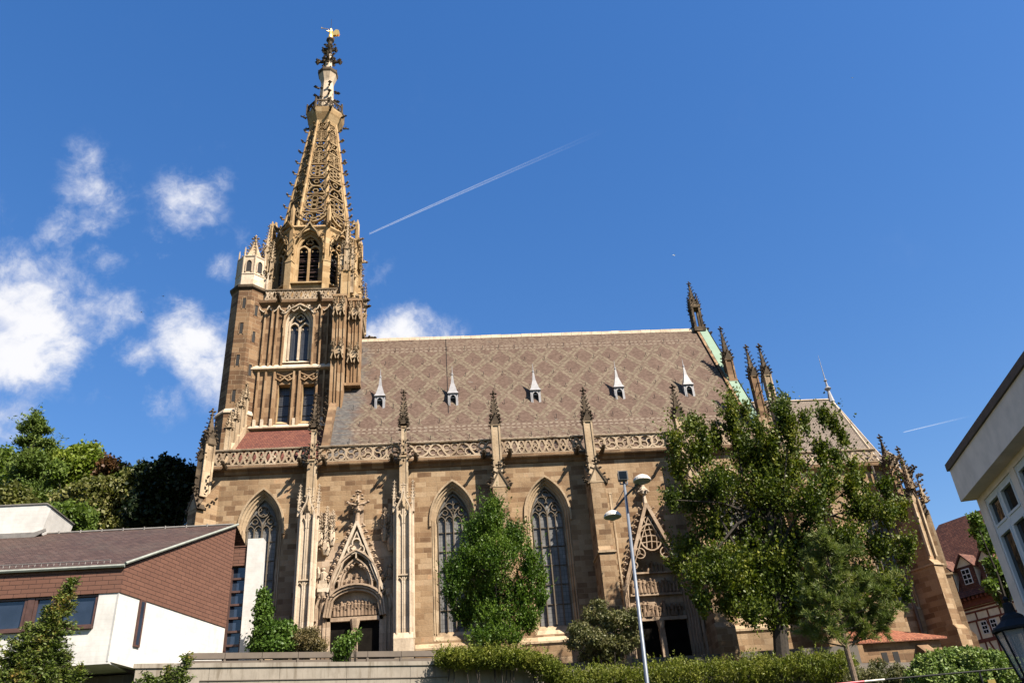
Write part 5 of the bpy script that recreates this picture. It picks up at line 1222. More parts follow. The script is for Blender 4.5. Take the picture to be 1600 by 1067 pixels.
# ------------------------------------------------------------ ground
def sheet(name, pts, mat, kind='structure', faces=None):
    me = bpy.data.meshes.new(name); me.from_pydata(pts, [], faces or [tuple(range(len(pts)))]); me.materials.append(MATS[mat]); o = bpy.data.objects.new(name, me); COL.objects.link(o); return tag(o, kind=kind)
nx, ny = 90, 90; P = []; F = []
def gh(x, y):
    z = -1.6
    if y > 8: z += min(y-8, 30)*.085
    d = max(0, y-88); z += max(0, min(d, 60))*.0
    hill = max(0, min(1, (y-82)/45))*max(0, min(1, (35-x)/70)); return z+hill*34
xs = np.concatenate([[-9000, -3000, -900, -300], np.linspace(-130, 130, nx-8), [300, 900, 3000, 9000]])
ys = np.concatenate([[-9000, -3000, -600, -100], np.linspace(-30, 170, ny-8), [300, 900, 3000, 9000]])
for y in ys:
    for x in xs: P.append((x, y, gh(x, y)))
for j in range(ny-1):
    for i in range(nx-1): F.append((j*nx+i, j*nx+i+1, (j+1)*nx+i+1, (j+1)*nx+i))
g = sheet('ground', P, 'grass_ground', faces=F)
sheet('road', [(-60, -12, gh(0, 0)+.004), (60, -12, gh(0, 0)+.004), (60, 7.5, gh(0, 0)+.004), (-60, 7.5, gh(0, 0)+.004)], 'asphalt')
A0 = Vector((-15.5, 43.37, 0)); ud = Vector((cos(radians(17)), sin(radians(17)), 0)); RL = 21.2
E0 = A0+ud*RL
def terr(pts, name, mat, z0=-1.6):
    n = len(pts); P = [(x, y, z) for x, y, z in pts]+[(x, y, z0) for x, y, z in pts]
    return sheet(name, P, mat, faces=[tuple(range(n))]+[(i, (i+1) % n, (i+1) % n+n, i+n) for i in range(n)])
terr([(-26, 43.9, 7.6), (A0.x, A0.y+.5, 7.62), (E0.x-.2, E0.y+.4, 7.62), (7.0, 47.2, 6.4), (46, 47.2, 5.4), (60, 90, 5.6), (45, 100, 8.6), (-60, 100, 8.6), (-60, 43.9, 7.6)], 'terrace', 'paving')
terr([(-12, 57.2, 8.95), (27, 57.2, 8.95), (27, 60, 8.95), (-12, 60, 8.95)], 'church_path', 'paving', 7)

# ------------------------------------------------------------ retaining wall
rf = Fr(A0, radians(17)); rw = thing('retaining_wall', (A0.x, A0.y, 2), 'long low board-marked concrete retaining wall in front of the church', 'retaining wall')
m = MB(); xs_ = [0, 3.4, 6.8, 10.2, 13.6, 17.0, RL]
for a, b_ in zip(xs_[:-1], xs_[1:]):
    m.box(rf, a+.012, b_-.012, -.45, 0, -1, 7.78); m.box(rf, a-.001, b_+.001, -.44, -.02, -1, 7.75)
m.box(Fr((E0.x, E0.y, 0), radians(107)), .02, 5, .02, .45, -1, 7.76); m.build('wall_panels', 'wall_concrete', rw)
m = MB(); m.box(rf, -.1, RL+.05, -.5, .07, 7.79, 8.0); m.build('capping', 'wall_concrete', rw)
m = MB(); m.box(rf, 3.0, RL-5.5, .0, .05, 7.16, 7.2)
m.build('drip_ledge', 'dark_concrete', rw)
kb = thing('kerb_wall', (-12, 46.2, 8), 'dark weathered stone kerb set back above the concrete retaining wall', 'kerb')
m = MB(); kf = Fr((-14.1, 46.6, 0), radians(15.5))
for k in range(9): m.box(kf, k*1.9+.012, k*1.9+1.888, -.3, 0, 8.68, 8.98)
m.build('coping', 'dark_concrete', kb)
m = MB()
for k in range(10): m.box(kf, k*1.9-.06, k*1.9+.06, -.2, -.03, 7.5, 8.67)
m.box(kf, 0, 17, -.25, -.08, 7.5, 8.60); m.build('kerb_base', 'dark_concrete', kb)

# ------------------------------------------------------------ parish hall on the left
hall = thing('parish_hall', (-20, 46, 4), 'modern white concrete hall with brown shingle fascia and ribbon windows', 'hall')
FA = Vector((-16.1, 41.5, 0)); EA = Vector((-13.25, 50.4, 0)); sdir = (EA-FA); SLn = sdir.length; sang = atan2(sdir.y, sdir.x)
HF = Fr((-16.1, 41.5, 0)); HS = Fr(FA, sang)
zp0, zp1, zr = 11.0, 12.24, 17.0; XL = -42
zbot = 7.85
m = MB()        # white walls
m.box(HF, XL, 0, -8.9, -.06, 7.0, zbot) if False else None
m.prism(HS, [(.0, zbot), (SLn, 7.6), (SLn, zp0+.05), (2.7, zp0+.05), (2.7, zp0-.05), (2.7, zp0+.05), (0, zp0+.05)], -.35, -.05)
m.box(HF, -1.0, -.03, -.5, -.05, zbot, zp0+.03)
m.box(HF, XL, -1.0, -.5, -.05, zbot, 9.35)
m.box(HF, XL, -.1, -9.5, -.5, zbot-.0, zbot+.3)
m.box(HF, XL, .4, -9.0, -8.5, 4, 16.2)
m.build('wall', 'white_concrete', hall)
m = MB(); m.box(HF, XL, 1.8, -10, -4.5, 0, 7.85); m.build('base_wall', 'dark_concrete', hall)
m = MB(); m.sprism(HF, [(-.05, zbot-.10), (-.05, zbot), (-5, zbot), (-5, zbot-.1)], XL, .0)
m.build('soffit', 'white_concrete', hall)
m = MB(); m.box(HF, XL, 0, -.3, .0, zp0, zp1); m.build('front_fascia', 'hall_shingle', hall)
m = MB(); m.prism(HS, [(.0, zp0), (SLn, zp0), (SLn, zr), (0.0, zp1)], -.3, .0); m.build('side_fascia', 'hall_shingle', hall)
m = MB()
P = [(-16.1, 41.45, zp1+.02), (XL-16.1, 41.45, zp1+.02), (XL-16.1, 50.4, zr+.02), (-13.25, 50.4, zr+.02)]
m.add(P+[(x, y, z+.08) for x, y, z in P], [(0, 1, 2, 3), (4, 5, 6, 7), (0, 1, 5, 4), (0, 3, 7, 4), (2, 3, 7, 6)])
m.add([(-13.25, 50.4, zr+.10), (XL-16, 50.4, zr+.10), (XL-16, 58, 12), (-11.6, 56, 13)], [(0, 1, 2, 3)])
hr = m.build('roof', 'hall_roof_tile', hall)
m = MB(); m.tube([(-16.02, 41.35, zp1+.12), (-13.15, 50.4, zr+.12)], .075, 6); m.tube([(XL-16, 41.38, zp1+.02), (-16.05, 41.38, zp1+.02)], .085, 6)
m.build('gutter', 'gutter', hr)
m = MB()
for k in range(14): m.rings((-15.0-k*1.25, 50.35), [(.05, zr+.05), (.04, zr+.24)], 5)
m.tube([(XL-16, 50.4, zr+.13), (-13.4, 50.4, zr+.13)], .07, 6); m.build('ridge_cap', 'flashing', hr)
m = MB()
for k in range(70):
    x = -17-k*.3; m.tube([(x, 41.9, zp1+.22), (x, 41.95, zp1+.52)], .018, 4)
m.tube([(-17, 41.93, zp1+.50), (-42, 41.93, zp1+.50)], .02, 4); m.build('snow_guard', 'flashing', hr)
def ribbon_window(x0, x1):
    f = MB(); z0, z1 = 9.5, 10.98
    f.box(HF, x0, x1, -.28, -.1, z0, z0+.1); f.box(HF, x0, x1, -.28, -.1, z1-.09, z1); f.box(HF, x0, x0+.12, -.28, -.1, z0+.1, z1-.09); f.box(HF, x1-.12, x1, -.28, -.1, z0+.1, z1-.09)
    o = f.build('window', 'brown_frame', hall)
    g_ = MB(); g_.box(HF, x0+.1, x1-.1, -.24, -.2, z0+.08, z1-.07); g_.build('glass', 'blue_glass', o)
for x0, x1 in ((-2.85, -1.02), (-3.95, -3.0), (-6.3, -4.3), (-8.3, -6.45), (-10.3, -8.45)): ribbon_window(x0, x1)
m = MB(); m.box(HF, XL, -1.02, -.12, .12, 9.36, 9.48); m.box(HF, -4.28, -3.97, -.3, -.08, 9.48, 10.98); m.build('window_sill', 'brown_frame', hall)
m = MB(); m.box(HS, 1.55, 2.0, -.2, .03, 8.75, 10.98); o = m.build('strip_window', 'brown_frame', hall)
m = MB(); m.box(HS, 1.66, 1.89, -.1, .036, 8.85, 10.9); m.build('glass', 'blue_glass', o)
m = MB(); m.box(HF, XL, -8.0, -10.5, -8.2, 16.6, 18.65) if False else None
BX = Fr((-24.5, 50, 0)); m.prism(BX, [(-20, 16.9), (0, 16.9), (.28, 18.5), (-.0, 18.72), (-20, 18.72)], -3, .3); bx = m.build('roof_box', 'white_concrete', hall)
m = MB(); m.prism(BX, [(-20, 18.73), (.02, 18.73), (.34, 18.52), (.36, 18.58), (.03, 18.80), (-20, 18.80)], -3.05, .36); m.build('box_coping', 'flashing', bx)
m = MB(); m.prism(BX, [(-20, 16.7), (-.3, 16.7), (.3, 17.05), (.25, 17.2), (-.35, 17.0), (-20, 17.0)], .3, .36); m.build('box_flashing', 'flashing', bx)
# glazed slot and white fin at the end of the hall
SF = Fr((-13.45, 51.0, 0)); m = MB()
m.box(SF, .0, .14, -.3, .0, 8.3, 14.7); m.box(SF, .88, 1.0, -.3, .0, 8.3, 14.7)
for k in range(9): m.box(SF, .14, .88, -.28, -.02, 8.5+k*.77, 8.62+k*.77)
o = m.build('slot_window', 'brown_frame', hall)
m = MB(); m.box(SF, .1, .9, -.2, -.14, 8.3, 14.7); m.build('glass', 'blue_glass', o)
m = MB(); m.box(SF, -.05, 1.0, -1.8, .12, 14.7, 15.85); m.box(SF, -.1, 1.02, -1.9, .17, 15.85, 15.93); m.build('slot_hood', 'hall_shingle', hall)
m = MB(); m.prism(SF, [(1.03, 8.0), (2.02, 8.0), (1.86, 16.35), (.84, 16.35)] if False else [(1.03, 8.0), (1.98, 8.0), (1.84, 16.3), (.90, 16.3)], -.5, .25); m.build('white_fin', 'white_concrete', hall)

# ------------------------------------------------------------ office building on the right
ou = Vector((-.251, -.968, 0)); oang = atan2(ou.y, ou.x)
OC = Vector((14.07, 21.31, 0)); off = thing('office_building', (14, 18, -1), 'grey plastered office block with dark roof edge and white framed windows', 'office building')
OF = Fr(OC, oang)       # n points to the left of u seen from above
if OF.n.x > 0: OF.n = -OF.n
m = MB(); m.box(OF, 0, 22, -9, 0, 6.88, 7.80); m.build('fascia', 'office_plaster', off)
m = MB(); m.box(OF, -.06, 22, -9, .06, 7.8, 8.0); m.build('roof_edge', 'fascia_dark', off)
WI = -.42
m = MB()
m.box(OF, -.02, .48, -9, WI, -2, 6.9); m.box(OF, 3.0, 3.45, -2, WI, -2, 6.9) if False else None
def obox(m, s0, s1, z0, z1, b=WI, d=.3): m.box(OF, s0, s1, b-d, b, z0, z1)
obox(m, .48, 22, 6.72, 6.9); obox(m, .48, 22, 1.2, 3.55); obox(m, .48, 22, -2, 0); 
for s in (2.62, 5.2, 7.8, 10.4, 13.): obox(m, s, s+.34, 0, 6.72)
m.build('wall', 'office_plaster', off)
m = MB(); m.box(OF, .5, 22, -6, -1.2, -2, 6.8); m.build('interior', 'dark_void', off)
for i, s in enumerate((.48, 2.96, 5.54, 8.14, 10.74)):
    e = s+(2.14 if i == 0 else 2.24); f = MB(); b = WI-.03
    for (a0, a1, z0, z1) in ((s, s+.10, 3.55, 6.72), (e-.10, e, 3.55, 6.72), ((s+e)/2-.08, (s+e)/2+.08, 3.55, 6.72)): f.box(OF, a0, a1, b-.14, b, z0, z1)
    for z0, z1 in ((6.6, 6.72), (5.72, 5.9), (3.55, 3.72)): f.box(OF, s+.1, (s+e)/2-.08, b-.14, b-.004, z0, z1); f.box(OF, (s+e)/2+.08, e-.1, b-.14, b-.004, z0, z1)
    for c0, c1 in ((s+.1, (s+e)/2-.08), ((s+e)/2+.08, e-.1)):
        for z0, z1 in ((3.72, 5.72), (5.9, 6.6)):
            f.box(OF, c0, c0+.06, b-.12, b+.02, z0, z1); f.box(OF, c1-.06, c1, b-.12, b+.02, z0, z1); f.box(OF, c0+.06, c1-.06, b-.12, b+.02, z0, z0+.06); f.box(OF, c0+.06, c1-.06, b-.12, b+.02, z1-.06, z1)
    f.box(OF, s-.02, e+.02, b-.1, b+.14, 3.46, 3.55)
    o = f.build('window', 'white_frame', off)
    g_ = MB(); g_.box(OF, s+.05, e-.05, b-.09, b-.06, 3.6, 6.7); g_.build('glass', 'office_glass', o)
# ------------------------------------------------------------ black street lantern
LP = at(1592, 1000, 11.0); lx, ly = LP.x+.02, LP.y; k_ = .78
lan = thing('wall_lantern', (lx, ly, 0), 'black old-fashioned street lantern with glass panes at the office wall', 'lantern')
zt = at(1590, 930, 11).z
m = MB()
def lz(v): return zt-v*k_
m.rings((lx, ly), [(.02*k_, lz(0)), (.05*k_, lz(.05)), (.02*k_, lz(.1)), (.08*k_, lz(.13)), (.09*k_, lz(.28)), (.17*k_, lz(.33)), (.20*k_, lz(.40)), (.34*k_, lz(.5)), (.38*k_, lz(.53)), (.38*k_, lz(.57)), (.33*k_, lz(.58))], 12)
m.build('lantern_cap', 'iron', lan, smooth=False)
m = MB()
for k in range(6):
    a = k*pi/3+.3; m.tube([(lx+.34*k_*cos(a), ly+.34*k_*sin(a), lz(.57)), (lx+.2*k_*cos(a), ly+.2*k_*sin(a), lz(1.3))], .014, 5)
m.rings((lx, ly), [(.2*k_, lz(1.3)), (.22*k_, lz(1.33)), (.1*k_, lz(1.4)), (.05*k_, lz(1.6))], 6, .3)
m.build('lantern_frame', 'iron', lan)
m = MB(); m.rings((lx, ly), [(.33*k_, lz(.58)), (.19*k_, lz(1.3))], 6, .3); 
mm_, tt = newmat('lantern_pane'); pr_ = tt.n('ShaderNodeBsdfPrincipled', None, Base_Color=(.35, .36, .36, 1), Roughness=.15); pr_.inputs['Alpha'].default_value = .45; tt.n('ShaderNodeOutputMaterial', None, Surface=pr_)
m.build('lantern_pane', 'lantern_pane', lan)
m = MB(); m.tube([(lx, ly, lz(1.45)), (lx+.25, ly+.05, lz(1.55)), (lx+.9, ly+.2, lz(1.4)), (lx+3.2, ly+.4, lz(1.35))], .022, 6)
m.tube([(lx-.12+.18*cos(t*.6), ly, lz(1.5)+.1*sin(t*.6)) for t in range(9)], .014, 5); m.build('bracket', 'iron', lan)

# ------------------------------------------------------------ twin-saucer street lamp with floodlight
base = at(1013, 1067, 25.); top = at(975, 752, 25.); bx_, by_ = base.x-.06, 25.; topx = top.x
lamp = thing('street_lamp', (bx_, 25, gh(bx_, 25)), 'grey steel street lamp with two saucer shades and a floodlight on top', 'street lamp')
zt = top.z; m = MB(); m.tube([(bx_, 25, gh(bx_, 25)-.2), (bx_, 25, 1.5), (bx_-.02, 25, 1.6), (topx, 25, zt)], [.095, .09, .07, .045], 12); m.build('pole', 'lamp_metal', lamp, smooth=True)
pA, pB = at(1003, 750, 24.6), at(957, 806, 25.4)
m = MB(); m.tube([pB+Vector((0, 0, .12)), (topx+.03, 25, zt-.45), pA+Vector((0, 0, -.0))], [.035, .035, .035], 8); m.tube([(topx+.05, 24.95, zt-.15), tuple(pB.lerp(pA, .15)+Vector((0, 0, .2)))], .012, 5); m.tube([(topx, 25, zt-.1), tuple(pB.lerp(pA, .78))], .012, 5)
m.build('cross_arm', 'lamp_dark', lamp)
for p in (pA, pB):
    m = MB(); m.rings((p.x, p.y), [(.015, p.z+.18), (.10, p.z+.17), (.20, p.z+.12), (.27, p.z+.04), (.29, p.z-.03), (.27, p.z-.05)], 20); o = m.build('lamp_shade', 'lamp_white', lamp, smooth=False)
    m = MB(); m.rings((p.x, p.y), [(.26, p.z-.055), (.14, p.z-.09), (.08, p.z-.13)], 16); m.build('diffuser', 'lead_grey', o)
m = MB(); m.box(Fr((topx-.03, 25, 0)), -.14, .14, -.10, .10, zt+.03, zt+.30); m.box(Fr((topx-.03, 25, 0)), -.16, .16, .10, .13, zt+.02, zt+.32); m.build('floodlight', 'lamp_dark', lamp)
m = MB(); m.box(Fr((topx-.03, 25, 0)), -.12, .12, .132, .145, zt+.05, zt+.29); m.build('floodlight_lens', 'office_glass', lamp)
m = MB(); m.tube([(topx-.13, 25, zt-.1), (topx-.13, 25, zt+.05)], .02, 5); m.tube([(topx+.1, 25, zt-.1), (topx+.1, 25, zt+.05)], .02, 5); m.tube([(topx-.13, 25, zt-.09), (topx+.1, 25, zt-.09)], .02, 5); m.build('mount', 'lamp_metal', lamp)

# ------------------------------------------------------------ half-timbered house
TT = Vector((46.2, 75, 0)); tu = Vector((-.43, .9, 0)).normalized(); tang = atan2(tu.y, tu.x)
house = thing('timber_house', (47, 73, 6), 'half-timbered house with steep dark red tile roof and two dormers', 'house')
HFm = Fr(TT, tang)
if HFm.n.x > 0: HFm.n = -HFm.n
hs0, hs1, he = -12.5, 7.5, 14.6     # extent along u, eave height
m = MB(); m.box(HFm, hs0, hs1, -8.5, 0, 5, he); m.build('wall', 'lime_plaster', house)
m = MB(); z1, z2, z3 = 13.75, 13.0, 11.35
def beam(p, w=.15): m.stroke(HFm, p, w, 0, .045)
for z in (z1+.3, z1, z2, z3, z3-.15, 8.6, 8.3): beam([(hs0, z), (hs1, z)], .16)
for a in np.arange(hs0, hs1, 1.15):
    beam([(a, z2), (a, z1)], .12); beam([(a+.2, z3), (a+.2, z2)], .14); beam([(a, 8.6), (a, z3)], .14)
for a in (-10.5, -7.8, -5.0, -2.4, .8, 3.6): beam([(a, z3), (a+.75, z2)], .14); beam([(a+.2, 8.6), (a+1.1, z3)], .14)
m.build('timber_frame', 'timber_red', house)
m = MB(); m.box(HFm, hs0, hs1, 0, .35, z1+.45, he+.35)
for a in np.arange(hs0+.2, hs1, .42): m.box(HFm, a, a+.2, .35, .75, he+.1, he+.32)
m.build('eaves', 'timber_red', house)
m = MB(); HRd = 4.6; 
RP = [HFm.p(hs0-.4, .9, he+.35), HFm.p(hs1+.3, .9, he+.35), HFm.p(hs1+.3, -9.2, he+.35), HFm.p(hs0-.4, -9.2, he+.35), HFm.p(hs0-.4, -4.1, he+8.6), HFm.p(hs1-5.2, -4.1, he+8.6)]
m.add(RP, [(0, 1, 5, 4), (1, 2, 5), (2, 3, 4, 5), (0, 4, 3), (0, 3, 2, 1)]); hroof = m.build('roof', 'house_tile', house)
HDm = Fr(TT+HFm.n*.75, tang); HDm.n = HFm.n
for a in (.45, -1.75, -3.95, -6.2):
    zb = he+1.75
    m = MB(); m.box(HDm, a-.85, a+.85, -3.2, -.25, zb-1.1, zb+1.25); m.prism(HDm, [(a-.85, zb+1.25), (a+.85, zb+1.25), (a, zb+2.2)], -3.6, -.25); dm = m.build('dormer', 'lime_plaster', house)
    m = MB(); m.prism(HDm, [(a-1.0, zb+1.0), (a-1.0, zb+1.15), (a, zb+2.42), (a+1.0, zb+1.15), (a+1.0, zb+1.0), (a, zb+2.22)], -3.7, .0); m.build('dormer_roof', 'house_tile', dm)
    m = MB(); m.box(HDm, a-.85, a+.85, -.246, -.2, zb-1.1, zb+1.25); m.build('tile_hanging', 'house_tile', dm)
    m = MB(); m.box(HDm, a-.40, a+.40, -.2, -.12, zb-.35, zb+1.0); o = m.build('dormer_window', 'white_frame', dm)
    m = MB()
    for i in range(2):
        for j in range(3): m.box(HDm, a-.35+i*.38, a-.04+i*.38, -.12, -.11, zb-.28+j*.42, zb+.06+j*.42)
    m.build('pane', 'office_glass', dm)
for a in (-1.45, -2.35, -6.2, -7.1, 1.7):
    m = MB(); m.box(HFm, a-.3, a+.3, .0, .06, 11.75, 12.85); o = m.build('window', 'white_frame', house)
    m = MB()
    for i in range(2):
        for j in range(3): m.box(HFm, a-.23+i*.25, a-.02+i*.25, .06, .067, 11.83+j*.34, 12.09+j*.34)
    m.build('pane', 'office_glass', o)

# ------------------------------------------------------------ trees and shrubs near the church
random.seed(21)
def tree(name, label, cat, base, r, topf, blobs, leafmat, nc, per, spread, lsize, shoot=None, shell=.5, aspect=.55, bark='bark', group=None, seed=1, limbn=24, up=.25, jit=.8):
    t = thing(name, tuple(base), label, cat, group)
    tr = MB(); tp = Vector(topf); limbs(tr, Vector(base), tp, r, blobs, limbn, .42, seed); tr.build('trunk', bark, t)
    P, D = blobpts(blobs, nc, per, spread, shell, shoot)
    leafmesh('crown', leafmat, P, lsize, aspect, up, t, D if shoot else None, jit); return t
# large maple
MP = [(1235, 668, 14, 42), (1148, 672, 12, 40), (1095, 705, 26, 26), (1062, 728, 20, 14), (1058, 690, 12, 18), (1180, 715, 34, 34), (1236, 725, 26, 26), (1285, 705, 10, 30), (1308, 715, 7, 24), (1330, 760, 14, 18),
      (1296, 750, 22, 24), (1120, 755, 40, 32), (1190, 770, 50, 40), (1265, 780, 44, 40), (1085, 775, 34, 20), (1050, 778, 16, 8), (1345, 790, 26, 24), (1385, 800, 26, 12), (1408, 795, 14, 8), (1115, 815, 34, 28),
      (1180, 840, 46, 40), (1255, 850, 46, 40), (1320, 840, 36, 30), (1375, 850, 34, 16), (1412, 862, 22, 12), (1420, 845, 12, 8), (1075, 850, 26, 14), (1110, 870, 26, 18), (1090, 895, 28, 16), (1060, 880, 16, 10), (1135, 900, 34, 30), (1200, 910, 40, 36), (1270, 905, 42, 34),
      (1335, 900, 36, 30), (1385, 910, 26, 20), (1140, 940, 26, 22), (1100, 935, 18, 16), (1175, 955, 26, 20), (1235, 950, 30, 20), (1330, 945, 36, 24), (1390, 930, 18, 14), (1415, 925, 8, 10), (1165, 640, 8, 12), (1258, 660, 6, 18), (1345, 745, 7, 16), (1385, 760, 12, 12), (1085, 660, 8, 14), (1210, 740, 30, 40), (1225, 650, 9, 30), (1145, 640, 7, 22), (1120, 680, 10, 20), (1206, 690, 12, 26), (1216, 965, 14, 30, 0, 2), (1210, 880, 44, 40, 0, 1.5), (1180, 920, 40, 30, 0, 1.5), (1150, 880, 40, 34, 0, 1.3), (1250, 930, 34, 26, 0, 1.3), (1145, 628, 5, 16), (1226, 628, 6, 16), (1300, 655, 8, 20), (1285, 648, 6, 16), (1318, 680, 6, 18), (1335, 725, 5, 12), (1165, 690, 10, 26), (1075, 665, 6, 10), (1100, 672, 6, 16), (1186, 670, 7, 22)]
mpb = pxblobs(MP, 50, 1.8, 1.2)
def at3(px, py, y): v = at(px, py, y); return (v.x, v.y, v.z)
tree('maple_tree', 'tall broad maple tree hiding the church choir behind the clipped hedge', 'tree', (at(1218, 1030, 50).x, 50, 6.2), .42, at3(1200, 760, 50), [(q[0]-.1, q[1], q[2]-.1, q[3]*.95, q[4]*.95, q[5]*.95, q[6]) for q in mpb], 'maple_leaf', 9500, 15, .115, .175, shoot=(.85, 1.1, 1.25), shell=.3, aspect=.75, seed=4, limbn=30)
HP = [(770, 812, 22, 32), (745, 830, 26, 30), (800, 840, 26, 30), (735, 870, 28, 30), (775, 870, 40, 40), (828, 880, 18, 36), (715, 900, 22, 26), (760, 920, 44, 40), (815, 925, 30, 34), (845, 905, 10, 18), (705, 925, 16, 20), (730, 955, 32, 24), (780, 965, 46, 32), (825, 965, 22, 22), (760, 995, 36, 14), (795, 992, 30, 14), (772, 790, 10, 14), (700, 890, 8, 14), (845, 935, 12, 14)]
hpb = pxblobs(HP, 52, 1.1, 1.1)
tree('hornbeam_tree', 'dense bright green conical tree between the two left church windows', 'tree', (at(775, 1010, 52).x, 52, 8.0), .16, at3(772, 840, 52), [(*q[:3], q[3]*.88, q[4]*.88, q[5]*.88) for q in hpb], 'hornbeam_leaf', 4200, 20, .07, .13, shoot=(.8, 1.1, .85), shell=.5, aspect=.6, seed=5, limbn=19)
# young pine: whorled boughs ending in needle tufts
pine = thing('pine_tree', (at(1335, 1060, 37).x, 37, 1), 'young long-needled pine with a forked trunk in front of the maple', 'tree')
bs = Vector((at(1338, 1067, 37).x, 37, 1.0)); fk = at(1322, 1010, 37); tp = at(1285, 830, 37); m = MB()
m.tube([bs, bs.lerp(fk, .6), fk, fk.lerp(tp, .3), fk.lerp(tp, .7), tp], [.14, .13, .115, .08, .05, .02], 9)
PB = [(1262, 985, 38), (1300, 985, 36), (1350, 985, 37), (1390, 970, 37), (1405, 945, 37.3), (1265, 950, 37.5), (1255, 920, 37), (1290, 935, 36), (1330, 940, 36), (1370, 950, 38), (1395, 900, 37), (1350, 905, 36.3), (1305, 900, 36.5), (1270, 890, 37), (1340, 870, 37.4), (1265, 860, 37.3), (1290, 850, 36.7), (1315, 860, 37), (1325, 920, 38), (1280, 840, 37), (1375, 925, 36.4), (1300, 870, 38), (1335, 965, 38), (1278, 965, 36.2)]
C = []; D = []
random.seed(9)
for px, py, y in PB:
    e = at(px, py, y); s = fk.lerp(tp, max(0, min(.95, (1010-py)/190*.85-.15)));  mid = s.lerp(e, .55)-Vector((0, 0, .12*(e-s).length)); m.tube([s, mid, e], [.045, .03, .014], 5)
    for k in range(15):
        sub = mid.lerp(e, random.uniform(.1, 1.1)); tip = sub+Vector((random.gauss(0, .34), random.gauss(0, .34), random.gauss(.18, .22))); m.tube([sub, tip], [.014, .007], 4)
        ax = (tip-sub).normalized()+Vector((0, 0, .5)); ax.normalize()
        for j in range(110):
            t = random.random(); d = Vector((random.gauss(0, 1), random.gauss(0, 1), random.gauss(0, 1))).normalized()*1.0+ax*.9; d.normalize()
            C.append(sub.lerp(tip, t)+d*.13); D.append(d)
m.build('trunk', 'pine_bark', pine); leafmesh('needles', 'pine_needle', [tuple(c) for c in C],     .27, .10, 0, pine, [tuple(d) for d in D], .12)
# viburnum left of the south portal
VB = [(905, 985, 20, 16), (930, 960, 22, 16), (960, 970, 26, 18), (990, 965, 14, 14), (925, 1000, 30, 18), (965, 1005, 30, 18), (940, 1025, 36, 14), (935, 944, 12, 6), (985, 995, 14, 16), (895, 1005, 12, 8)]
vb = pxblobs(VB, 50, .7, 1.); vt = thing('viburnum_shrub', (at(945, 1040, 50).x, 50, 7), 'dull olive layered shrub beside the south portal behind the lamp', 'shrub')
m = MB()
for b in vb: m.tube([(at(950, 1040, 50).x+random.uniform(-.4, .4), 50, 7.), Vector(b[:3])], [.06, .02], 5)
m.build('stems', 'bark', vt)
P, D = blobpts(vb, 1500, 13, .10, .55); leafmesh('foliage', 'viburnum_leaf', P, .15, .6, .2, vt)
def hedge(name, label, blobs, mat, nc, per, spread, size, cat='hedge', shell=.7, aspect=.4, shoot=None, group=None):
    x = sum(b[0] for b in blobs)/len(blobs); y = sum(b[1] for b in blobs)/len(blobs); z = min(b[2]-b[5] for b in blobs)
    t = thing(name, (x, y, z), label, cat, group)
    P, D = blobpts(blobs, nc, per, spread, shell, shoot); leafmesh('foliage', mat, P, size, aspect, .2, t, D if shoot else None, .8)
    m = MB()
    for k in range(14): b = random.choice(blobs); m.tube([(b[0], b[1], z-.4), (b[0]+random.uniform(-.3, .3), b[1], b[2]), (b[0]+random.uniform(-.5, .5), b[1]-.2, b[2]+b[5]*.6)], [.04, .025, .01], 4)
    m.build('stems', 'bark', t); return t
random.seed(31)
hb = [(x, 47.6-.02*x+random.uniform(-.15, .15), 6.55-.012*x+random.uniform(-.12, .1), .75, .95, .72+random.uniform(-.05, .1)) for x in np.arange(6.3, 21.8, .62)]
hedge('clipped_hedge', 'long sunlit clipped hedge running below the maple and south portal', hb, 'hedge_leaf', 8200, 9, .07, .13, shoot=(.5, .8, .26))
hb = [(x, 47.0+(x+1)*.29+random.uniform(-.1, .15), 7.98+random.uniform(-.05, .1)-max(0, x-3.6)*.35, .62, .85, .48) for x in np.arange(-.6, 5.0, .45)]+[(x, 46.75+(x+1)*.29, 7.75, .4, .35, .35, .5) for x in np.arange(0, 4.6, .6)]+[(5.1, 48.2, 7.3, .6, .8, .7), (5.6, 48.0, 6.9, .5, .7, .6)]
hedge('draping_cotoneaster', 'loose bush spilling over the end of the retaining wall under the conical tree', hb, 'hedge_leaf', 3600, 10, .08, .14, cat='shrub', shoot=(.6, .3, .35))
IV = [(410, 960, 12, 22), (415, 990, 18, 22), (440, 990, 24, 18), (412, 935, 6, 14), (430, 1010, 30, 12), (405, 1005, 14, 16)]
hedge('ivy_bush', 'bright green ivy mound climbing beside the white concrete fin', pxblobs(IV, 49.2, .3, .8), 'ivy_leaf', 1700, 11, .13, .15, cat='shrub', aspect=.8)
IV = [(475, 1000, 26, 16), (495, 1010, 14, 12), (460, 1012, 20, 10), (485, 990, 12, 8)]
hedge('brown_bush', 'brownish green bush left of the west portal above the wall', pxblobs(IV, 49.6, .3, .8), 'brown_leaf', 1000, 11, .12, .12, cat='shrub')
IV = [(538, 1010, 14, 14), (548, 1000, 10, 8), (530, 1020, 10, 10), (557, 992, 6, 6), (535, 1032, 8, 8)]
hedge('portal_sapling', 'small leafy sapling growing in front of the west portal doors', pxblobs(IV, 47.5, .2, .8), 'ivy_leaf', 230, 10, .14, .15, cat='sapling', aspect=.6)
IV = [(x, 1040-18*math.sin((x-1425)/170*pi)+14, 24, 26) for x in range(1450, 1585, 12)]+[(x, 1060, 26, 22) for x in range(1440, 1600, 14)]
hedge('rounded_bush', 'big pale green rounded bush in front of the timber house', pxblobs(IV, 42, .6, 1.), 'bush_leaf', 5200, 10, .06, .13, cat='bush', aspect=.7, shell=.8)
IV = [(x, 1060+random.uniform(-4, 4), 20, 14) for x in range(1335, 1450, 12)]+[(1372, 1040, 14, 10), (1400, 1046, 12, 10)]
